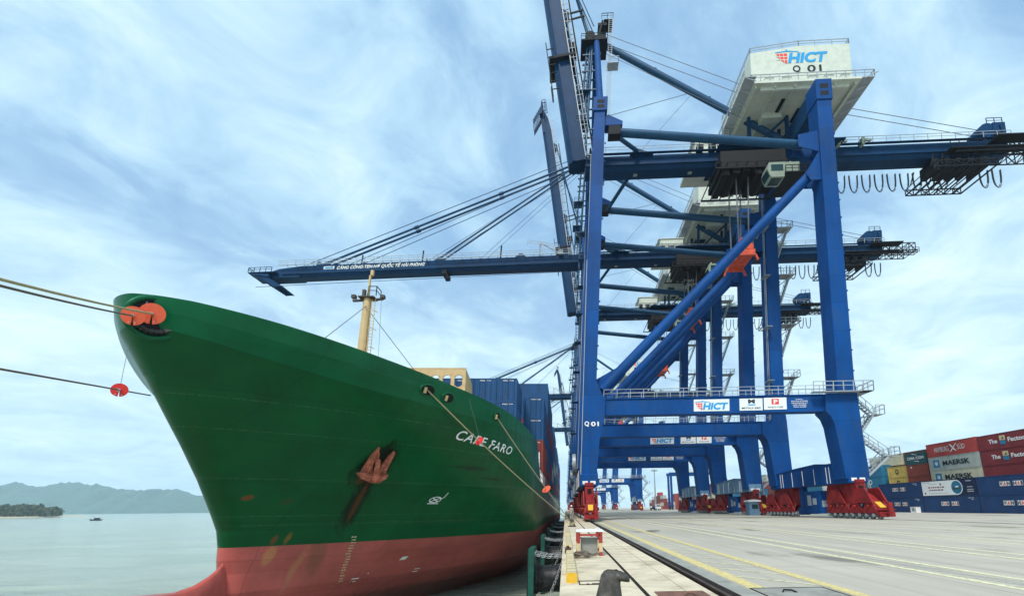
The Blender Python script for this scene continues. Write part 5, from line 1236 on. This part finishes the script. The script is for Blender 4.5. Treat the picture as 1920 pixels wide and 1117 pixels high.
# ================================================================== QUAYSIDE THINGS
# mooring bollards
def bollard(x, y, rz, label):
    b = empty('mooring_bollard', (x, y, .004), rz, label=label, category='bollard', group='mooring bollards on the quay edge')
    mb = MB(); mb.tube((0, 0, 0), (0, 0, .05), .34, 24)
    for k in range(6): a = k*math.pi/3; mb.tube((.27*math.cos(a), .27*math.sin(a), .05), (.27*math.cos(a), .27*math.sin(a), .09), .035, 6)
    mb.build('base_plate', 'bollard', b)
    mb = MB(); st_ = [(-.03, 0, .05, .24), (-.03, 0, .15, .205), (-.02, 0, .30, .175), (-.01, 0, .42, .15), (.0, 0, .50, .14), (.01, 0, .56, .135), (.02, 0, .61, .105), (.03, 0, .635, .06), (.03, 0, .64, .001)]
    n = 20; vs = []
    for cx_, cy_, z, r in st_:
        for k in range(n): a = 2*math.pi*k/n; vs.append((cx_+math.cos(a)*r, cy_+math.sin(a)*r, z))
    mb.add(vs, [(i*n+k, i*n+(k+1) % n, (i+1)*n+(k+1) % n, (i+1)*n+k) for i in range(len(st_)-1) for k in range(n)], 0, True)
    hr = [(.0, .54, .10, .09), (.09, .55, .12, .075), (.16, .54, .13, .065), (.22, .52, .12, .055), (.255, .505, .09, .04), (.265, .50, .001, .001)]
    vs = []
    for x_, z, ry, rz_ in hr:
        for k in range(n): a = 2*math.pi*k/n; vs.append((x_, math.cos(a)*ry, z+math.sin(a)*rz_))
    mb.add(vs, [(i*n+k, i*n+(k+1) % n, (i+1)*n+(k+1) % n, (i+1)*n+k) for i in range(len(hr)-1) for k in range(n)], 0, True)
    mb.build('bollard_post', 'bollard', b)
    mb = MB(); mb.add([(.03+.10*math.cos(k*.6), .07*math.sin(k*.6), .637+.003*(k % 2)) for k in range(10)], [tuple(range(10))]); mb.build('top_light_patch', 'concrete', b)  # pale patch: the light on the bollard's top put into colour
    return b
bollard(.61, 6.75, 0, 'dark iron bollard with a horned head close by, no rope on it')
bollard(.55, 39.0, R(180), 'dark bollard at the quay edge with the mooring ropes looped round it')
bollard(.55, 66, R(180), 'small distant bollard behind the rope-laden one')
# yellow kerb blocks along the edge
for k, (y0, y1, lab) in enumerate(((9.95, 15.2, 'yellow ended ribbed kerb block close by on the quay edge'), (17.6, 23.5, 'cream kerb block second along the quay edge beyond the gap'), (25.5, 32, 'cream kerb block third along the quay edge'), (43, 50, 'cream kerb block beyond the roped bollard'))):
    b = empty('kerb_block', (.13, y0, .004), 0, label=lab, category='kerb', group='kerb blocks along the quay edge')
    mb = MB(); mb.prism([(-.11, 0), (.11, 0), (.11, .15), (.09, .19), (-.09, .19), (-.11, .15)], 'y', 0, y1-y0)
    mb.build('kerb_body', 'cream_paint', b)
    mb = MB(); n = int((y1-y0)/.5)
    for q in range(n): mb.box(-.095, .115, .12+.5*q, .17+.5*q, .188, .196)
    mb.build('kerb_rib', 'concrete_grey', b)
    if k == 0: mb = MB(); mb.prism([(-.112, 0), (.112, 0), (.112, .152), (.092, .192), (-.092, .192), (-.112, .152)], 'y', -.004, .0); mb.build('yellow_end', 'yellow_paint', b)
o = MB(); o.box(-.1, .12, 0, .55, 0, .16); o.tube((0, .1, .16), (0, .1, .24), .05, 8); r = o.build('kerb_cleat', 'rail_steel', loc=(.08, 16.2, .004), label='short dark iron cleat in the gap between kerb blocks', category='cleat')
# red and white guard frame over the pit
g = empty('safety_barrier', (.74, 15.3, .004), 0, label='red and white banded steel guard frame with a pale top', category='barrier')
for x in (-.33, .37):
    for y in (0, .9 if x < 0 else 1.6):
        mb = MB(); 
        for a, b, m in ((0, .12, 0), (.12, .38, 1), (.38, .72, 0)): mb.box(x-.055, x+.055, y-.05, y+.05, a, b, m)
        mb.build('post', ['stripe_red', 'cream_paint'], g)
mb = MB(); mb.box(-.40, .45, -.07, .1, .72, .77); mb.box(-.40, -.26, .1, 1.0, .72, .77); mb.box(.31, .45, .1, 1.7, .72, .77); mb.box(-.40, .45, .85, 1.0, .72, .77); mb.box(-.3, .35, -.05, .0, .60, .66, 1)
mb.build('top_rail', ['white', 'stripe_red'], g)
mb = MB(); mb.box(-.24, .28, .15, .75, 0, .5); mb.box(-.26, .30, .13, .77, .5, .53); mb.build('service_box', 'concrete_grey', None, loc=(.74, 15.3, .004), label='grey olive service box standing inside the red and white frame', category='box')
# rope heap
random.seed(5); mb = MB()
for k in range(9):
    r0 = random.uniform(.09, .22); cx_, cy_ = random.uniform(-.2, .2), random.uniform(-.18, .18); ph = random.random()*6; tz = random.uniform(.0, .07)
    mb.path([(cx_+r0*math.cos(ph+q*.42)*1.2, cy_+r0*math.sin(ph+q*.42), .03+tz+.03*math.sin(q*.9+k)+.012*k*.6) for q in range(17)], .018, 6)
mb.build('rope_coil', 'rope_dark', loc=(.62, 14.75, .004), label='heap of old tan rope at the foot of the guard frame', category='rope')
# covers set in the concrete
mb = MB()
for a in ((.27, .72, 9.66, 9.69), (.27, .72, 10.12, 10.16), (.27, .29, 9.66, 10.16), (.70, .72, 9.66, 10.16), (.42, .47, 9.70, 9.78), (.52, .7, 9.78, 9.80)): mb.box(a[0], a[1], a[2], a[3], .004, .016)
mb.build('pit_cover', 'black', label='thin dark outline of a recessed cover beside the near bollard', category='cover', group='covers set in the quay')
mb = MB(); mb.box(1.56, 2.42, 8.0, 8.75, .004, .018); mb.path([(2.02, 8.32, .02), (2.05, 8.36, .05), (2.14, 8.36, .05), (2.2, 8.30, .02)], .015, 6)
mb.build('pit_cover', 'plate_rust', label='rust brown steel plate with a lifting hook by the rail groove', category='cover', group='covers set in the quay')
mb = MB()
for a in ((3.34, 4.7, 8.93, 8.96), (4.67, 4.7, 7.2, 8.96), (3.34, 3.36, 7.2, 8.96)): mb.box(a[0], a[1], a[2], a[3], .006, .014)
mb.path([(3.75, 8.5, .012), (3.8, 8.56, .04), (3.92, 8.52, .04), (3.98, 8.45, .012)], .015, 6); mb.box(3.36, 4.67, 7.2, 8.93, .0055, .009, 1)
mb.build('pit_cover', ['black', 'concrete_grey'], label='grey concrete cover with dark edges on the yard side of the rail', category='cover', group='covers set in the quay')
mb = MB(); mb.tube((5.6, 30.8, .006), (5.6, 30.8, .014), .45, 20); mb.build('manhole_cover', 'black', label='dark round manhole cover on the yard asphalt', category='manhole')
# fenders
def chain(mb, pts, link=.20, r=.014):
    pts = [Vector(p) for p in pts]; k = 0
    for a, b in zip(pts, pts[1:]):
        n = max(1, round((b-a).length/(link*.78))); d = (b-a).normalized(); t = Vector((0, 0, 1)) if abs(d.z) < .9 else Vector((0, 1, 0)); e1 = d.cross(t).normalized(); e2 = d.cross(e1)
        for i in range(n):
            c = a.lerp(b, (i+.5)/n); e = (e1*.8+e2*.6) if k % 2 else (e2*.8-e1*.6); k += 1; ring = []
            for q in range(8):
                w = 2*math.pi*q/8; dirv = d*math.cos(w)*link*.5+e*math.sin(w)*link*.31; rad = dirv.normalized(); nn_ = d.cross(e)
                for s in range(4): p = math.pi*s/2; ring.append(c+dirv+rad*r*math.cos(p)+nn_*r*math.sin(p))
            mb.add(ring, [(q*4+s, q*4+(s+1) % 4, ((q+1) % 8)*4+(s+1) % 4, ((q+1) % 8)*4+s) for q in range(8) for s in range(4)], 0, True)
def fender():
    f = empty('quay_fender', (-.1, 0, -2.1), 0, label='', category='fender', group='fenders along the quay wall')
    mb = MB(); n = 28; vs = []; prof_ = [(0, .78), (-.12, .78), (-.14, .68), (-.5, .66), (-.9, .66), (-1.3, .68), (-1.32, .74), (-1.36, .76), (-1.5, .76)]
    for x, r in prof_:
        for k in range(n): a = 2*math.pi*k/n; vs.append((x, math.cos(a)*r, math.sin(a)*r))
    mb.add(vs, [(i*n+k, i*n+(k+1) % n, (i+1)*n+(k+1) % n, (i+1)*n+k) for i in range(len(prof_)-1) for k in range(n)], 0, True); mb.build('rubber_cone', 'rubber', f)
    mb = MB(); mb.box(-1.78, -1.5, -1.1, 1.1, -2.6, 1.55); mb.build('fender_panel', 'fender_green', f)
    mb = MB(); mb.box(-1.84, -1.785, -1.05, 1.05, -2.55, 1.5); mb.build('facing_pad', 'black', f)
    for y in (-.9, .1, .9): mb = MB(); chain(mb, [(-1.5, y, 1.25), (-.8, y-.05, 1.12), (0, y-.1, 1.15)]); mb.build('top_chain', 'chain', f)
    mb = MB(); chain(mb, [(-.03, -.75, 1.0), (-.35, -1.0, .1), (-.85, -1.1, -1.0), (-1.48, -1.0, -2.3)]); mb.build('shear_chain', 'chain', f)
    for y in (-.6, 0, .6):
        for z in (-1.2, 1.3): mb = MB(); mb.tube((-1.5, y, z), (-1.44, y, z), .06, 8); mb.build('bolt', 'chain', f)
    return f
f0 = fender()
fl_lab = ['rubber fender nearest, green edged panel and white chains', 'second rubber fender along the quay wall', 'third rubber fender along the quay wall', 'fourth rubber fender, small under the mooring ropes', 'fifth rubber fender along the wall, mostly hidden', 'sixth rubber fender along the wall', 'seventh rubber fender, tiny in the distance', 'eighth rubber fender, tiny in the distance']
for k in range(8):
    f = f0 if k == 0 else copy_tree(f0)
    f.location = (-.1, 26.2+12.6*k, -2.1); f['label'] = fl_lab[k]
# ---------------- mooring ropes and rat guards
def rope(a, b, sag, r, m, label, grp='mooring ropes'):
    a = Vector(a); b = Vector(b); mb = MB()
    mb.path([a.lerp(b, t/24)-Vector((0, 0, sag*4*(t/24)*(1-t/24))) for t in range(25)], r, 8)
    mb.build('mooring_rope', m, label=label, category='rope', group=grp)
    return lambda t: a.lerp(b, t)-Vector((0, 0, sag*4*t*(1-t)))
def guard(p, d, r, m, label):
    p = Vector(p); d = Vector(d).normalized(); e1 = d.cross(Vector((0, 0, 1))).normalized(); e2 = d.cross(e1)
    if e2.z > 0: e2 = -e2
    mb = MB(); n = 30; o = []
    for k in range(n+1): w = .10+(2*math.pi-.20)*k/n; o.append((math.sin(w)*r, math.cos(w)*r))
    o += [(-.04, .0), (.04, 0)]
    fr = [p+e1*x+e2*y+d*.012 for x, y in o]; bk = [p+e1*x+e2*y-d*.012 for x, y in o]; m_ = len(o)
    # triangulated fan keeps the slot open
    vs = fr+bk+[p+d*.012-e2*.03, p-d*.012-e2*.03]; c1, c2 = 2*m_, 2*m_+1
    mb.add(vs, [(k, (k+1) % m_, c1) for k in range(m_)]+[(m_+(k+1) % m_, m_+k, c2) for k in range(m_)]+[((k+1) % m_, k, m_+k, m_+(k+1) % m_) for k in range(m_)])
    g = empty('rat_guard', p, 0, label=label, category='rat guard', group='orange rat guards on the mooring ropes')
    mb.v = [tuple(Vector(v)-p) for v in mb.v]; mb.build('guard_disc', m, g)
    mb = MB(); mb.tube(d*-.14, d*.14, .05, 8)
    for s in (-1, 1): mb.tube(e1*.09*s+e2*r*.72-d*.05, e1*.09*s+e2*r*.72+d*.05, .02, 6)
    mb.build('rope_clamp', 'chain', g)
C1, C2, C3, C0 = fl
B0 = Vector((.55, 39.0, .42))
r1 = rope(C1, B0+Vector((-.15, -.1, 0)), .25, .038, 'rope', 'pale spring rope from the first side fairlead over the ship name to the bollard')
r2 = rope(C3, B0+Vector((-.15, .1, .02)), .15, .034, 'rope', 'pale rope from the aftmost side fairlead down to the bollard')
guard(r1(.29), (B0-C1), .30, 'guard_red', 'red rat guard disc in front of the ship name lettering')
guard(r2(.645), (B0-C3), .36, 'guard_orange', 'orange rat guard disc low near the quay on the aft rope')
mb = MB()
for k in range(3):
    mb.path([(B0.x+.19*math.cos(q*.42), B0.y+.19*math.sin(q*.42), .16+.07*k+.02*math.sin(q+k)) for q in range(16)], .035, 6)
mb.build('rope_eye', 'rope', label='rope eyes looped round the distant bollard', category='rope')
s1 = C0+Vector((.1, -.1, .12)); s2 = C0+Vector((-.36, -.28, -.06))
HB1 = Vector((.4, -11.3, .3)); HB2 = Vector((1.2, -11.2, .1))
h1 = rope(s1, HB1, .5, .034, 'rope', 'upper head rope leading off from the bow fairlead to the upper margin')
h2 = rope(s2, HB2, .43, .030, 'rope_dark', 'lower dark head rope of the pair from the bow fairlead')
guard(h1(.012), HB1-s1, .41, 'guard_orange', 'larger orange rat guard disc nearly filling the bow fairlead')
guard(h2(.02), HB2-s2, .36, 'guard_orange', 'orange rat guard disc overlapping the larger one, toward the stem')
A3 = Vector((-17.9, 20.3, 6.35)); h3 = rope(A3, (.6, -12.7, .3), .0, .026, 'rope_dark', 'single dark rope crossing below the bow from the far side')
guard(h3(.105), Vector((.6, -12.7, .3))-A3, .24, 'guard_red', 'small red rat guard on the single rope before the stem')
mb = MB(); mb.tube(h1(.012)+Vector((-.25, -.1, .3)), (C0.x-.25, C0.y-.1, 9.75), .018, 5); mb.tube(h3(.105)+Vector((0, 0, .2)), (-17.3, 18.2, 7.9), .012, 4); mb.tube(r1(.29)+Vector((0, 0, .25)), (hs(29.2, 8.3)+SO), .012, 4)
mb.build('guard_line', 'cable', label='thin lanyards holding the rat guards up to the bulwark', category='line')
# ---------------- worker on the quay
def worker(x, y, rz, label):
    p = empty('person', (x, y, .004), rz, label=label, category='person')
    def skin(name, verts, edges, radii, m, lv=2):
        me = bpy.data.meshes.new(name); me.from_pydata(verts, edges, []); o = bpy.data.objects.new(name, me); COL.objects.link(o)
        md = o.modifiers.new('s', 'SKIN'); sv = me.skin_vertices[0].data
        for i, r_ in enumerate(radii): sv[i].radius = (r_, r_) if not isinstance(r_, tuple) else r_
        sv[0].use_root = True
        o.modifiers.new('d', 'SUBSURF').levels = lv; o.modifiers['d'].render_levels = lv
        dg = bpy.context.evaluated_depsgraph_get(); dg.update(); m2 = bpy.data.meshes.new_from_object(o.evaluated_get(dg)); bpy.data.objects.remove(o)
        m2.materials.clear(); m2.materials.append(MATS[m])
        for q in m2.polygons: q.use_smooth = True; q.material_index = 0
        o2 = bpy.data.objects.new(name, m2); COL.objects.link(o2); o2.parent = p; return o2
    V = [(0, 0, .95), (0, 0, 1.15), (0, .01, 1.38), (0, 0, 1.47), (0, -.01, 1.53), (0, -.02, 1.62), (0, -.01, 1.71)]
    Rr = [(.15, .11), (.14, .10), (.17, .11), .055, .055, .095, .075]; E_ = [(0, 1), (1, 2), (2, 3), (3, 4), (4, 5), (5, 6)]
    for s in (-1, 1):
        i = len(V); V += [(s*.17, 0, 1.40), (s*.24, .02, 1.14), (s*.22, -.10, .92), (s*.215, -.14, .84)]; Rr += [.06, .042, .032, .035]; E_ += [(2, i), (i, i+1), (i+1, i+2), (i+2, i+3)]
        i = len(V); V += [(s*.10, 0, .86), (s*.12, -.02, .48), (s*.12, .02, .09), (s*.12, -.13, .05)]; Rr += [.095, .06, .045, .045]; E_ += [(0, i), (i, i+1), (i+1, i+2), (i+2, i+3)]
        for q in range(5):
            j = len(V); V += [(s*.215+(q-2)*.016, -.165, .80-(.01 if q != 0 else -.02)), (s*.215+(q-2)*.019, -.18, .765+(abs(q-2)*.008))]; Rr += [.009, .008]; E_ += [(i-1, j), (j, j+1)]
    skin('body', V, E_, Rr, 'person_skin', 1)
    skin('shirt', [(0, 0, .92), (0, 0, 1.15), (0, .01, 1.38), (0, 0, 1.45), (.17, 0, 1.41), (.235, .02, 1.16), (-.17, 0, 1.41), (-.235, .02, 1.16)], [(0, 1), (1, 2), (2, 3), (2, 4), (4, 5), (2, 6), (6, 7)], [(.17, .13), (.165, .125), (.19, .13), .07, .078, .062, .078, .062], 'shirt')
    skin('trousers', [(0, 0, .96), (.10, 0, .86), (.12, -.02, .48), (.12, .02, .12), (-.10, 0, .86), (-.12, -.02, .48), (-.12, .02, .12)], [(0, 1), (1, 2), (2, 3), (0, 4), (4, 5), (5, 6)], [(.16, .12), .11, .08, .065, .11, .08, .065], 'trousers')
    mb = MB(); n = 16; vs = []
    for k_, (z, r_) in enumerate(((1.655, .155), (1.66, .125), (1.72, .122), (1.78, .10), (1.815, .06), (1.825, .001))):
        for q in range(n): a = 2*math.pi*q/n; vs.append((math.cos(a)*r_*.92, math.sin(a)*r_-.01, z))
    mb.add(vs, [(i*n+k, i*n+(k+1) % n, (i+1)*n+(k+1) % n, (i+1)*n+k) for i in range(5) for k in range(n)], 0, True); mb.build('helmet', 'white', p)
    mb = MB()
    for s in (-1, 1): mb.tube((s*.035, -.103, 1.635), (s*.035, -.116, 1.635), .011, 6); mb.box(s*.13-.045, s*.13+.045, -.2, .08, 0, .07)
    mb.build('boots_and_eyes', 'ink', p)
worker(.72, 57.0, R(10), 'person in pale grey work clothes and a white helmet on the quay')
# ---------------- yard lamp mast and yard crane
def mast(x, y, h, label):
    m = empty('light_mast', (x, y, 0), 0, label=label, category='lamp mast')
    mb = MB(); mb.tube((0, 0, 0), (0, 0, h), .75, 12, .3); mb.build('mast_pole', 'steel_grey', m)
    mb = MB(); mb.tube((0, 0, h-1.0), (0, 0, h-.8), 2.2, 16)
    mb.build('lamp_ring', 'steel_grey', m)
    for k in range(6): mb = MB(); a = k*math.pi/3; mb.box(2*math.cos(a)-.6, 2*math.cos(a)+.6, 2*math.sin(a)-.4, 2*math.sin(a)+.4, h-1.6, h-1.0); mb.build('floodlight', 'walk_grey', m)
mast(70.5, 372, 31, 'tall slim floodlight mast rising before the far container stacks')
def rtg(x, y, label):
    m = empty('yard_gantry_crane', (x, y, 0), 0, label=label, category='gantry crane')
    for dx in (-11.5, 11.5):
        for dy in (-4, 4): mb = MB(); mb.box(dx-.6, dx+.6, dy-.6, dy+.6, 2, 21); mb.build('gantry_leg', 'crane_blue', m); mb = MB(); mb.tube((dx-.3, dy-1, .8), (dx+.3, dy-1, .8), .8, 14); mb.tube((dx-.3, dy+1, .8), (dx+.3, dy+1, .8), .8, 14); mb.box(dx-.4, dx+.4, dy-1.6, dy+1.6, 1.3, 2); mb.build('wheel_set', 'ink', m)
        mb = MB(); mb.box(dx-.5, dx+.5, -6, 6, 2, 3); mb.build('gantry_sill', 'crane_blue', m)
    for dy in (-4, 4): mb = MB(); mb.box(-12.5, 12.5, dy-.6, dy+.6, 21, 22.8); mb.build('gantry_beam', 'crane_blue', m)
    mb = MB(); mb.box(-3, 2, -4.2, 4.2, 22.8, 24.6); mb.build('gantry_trolley', 'house_white', m)
rtg(78, 300, 'blue yard gantry crane straddling the far container stacks')
# small things far across the yard
hb = empty('guard_hut', (31.6, 79.8, 0), 0, label='small blue hut with a white roof between two landward bogies', category='hut')
mb = MB(); mb.box(-.9, .9, -.9, .9, 0, 2.2); mb.build('hut_wall', 'hut_lit_sill_grey', hb)
mb = MB(); mb.prism([(-1.1, 2.2), (1.1, 2.2), (1.0, 2.45), (0, 2.6), (-1.0, 2.45)], 'y', -1.1, 1.1); mb.build('roof', 'white', hb)
mb = MB(); mb.box(-.5, .5, -.93, -.90, 1.1, 1.8); mb.build('window', 'glass_dark', hb)
def truck(x, y, rz, label, col):
    t_ = empty('yard_truck', (x, y, 0), rz, label=label, category='truck', group='yard trucks far across the apron')
    mb = MB(); mb.prism([(-3.4, .7), (-.9, .7), (-.9, 2.9), (-2.7, 2.9), (-3.2, 1.8), (-3.4, 1.6)], 'y', -1.2, 1.2); mb.build('cab', col, t_)
    mb = MB(); mb.prism([(-3.22, 1.85), (-2.76, 2.75), (-2.72, 2.72), (-3.18, 1.8)], 'y', -1.05, 1.05); mb.box(-2.5, -1.3, -1.215, -1.2, 1.8, 2.6); mb.build('window', 'glass_dark', t_)
    mb = MB(); mb.box(-.9, 9.5, -.5, .5, .8, 1.1); mb.box(-.5, 9.5, -1.2, 1.2, 1.1, 1.3); mb.build('chassis', 'steel_dark', t_)
    for wx in (-2.4, .6, 7.2, 8.5):
        for wy in (-1, 1): mb = MB(); mb.tube((wx, wy-.15, .5), (wx, wy+.15, .5), .5, 14); mb.build('wheel', 'black', t_)
truck(66.0, 352, R(70), 'dark blue yard truck by the foot of the floodlight mast', 'boom_blue')
truck(47.0, 245, R(95), 'white cabbed yard truck crossing behind the landward bogies', 'white')
# haze over the bay
hz_ = MB(); hz_.box(-6600, 2700, -650, 5800, WZ-8, 340)
hm = bpy.data.materials.new('haze'); hm.use_nodes = True; t = hm.node_tree; t.nodes.clear()
pv = N(t, 'ShaderNodeVolumePrincipled'); pv.inputs['Color'].default_value = (.66, .86, 1.0, 1); pv.inputs['Density'].default_value = .00011; pv.inputs['Anisotropy'].default_value = .2
ot = N(t, 'ShaderNodeOutputMaterial'); t.links.new(pv.outputs[0], ot.inputs['Volume']); MATS['haze'] = hm
hz_.build('haze', 'haze', kind='stuff')
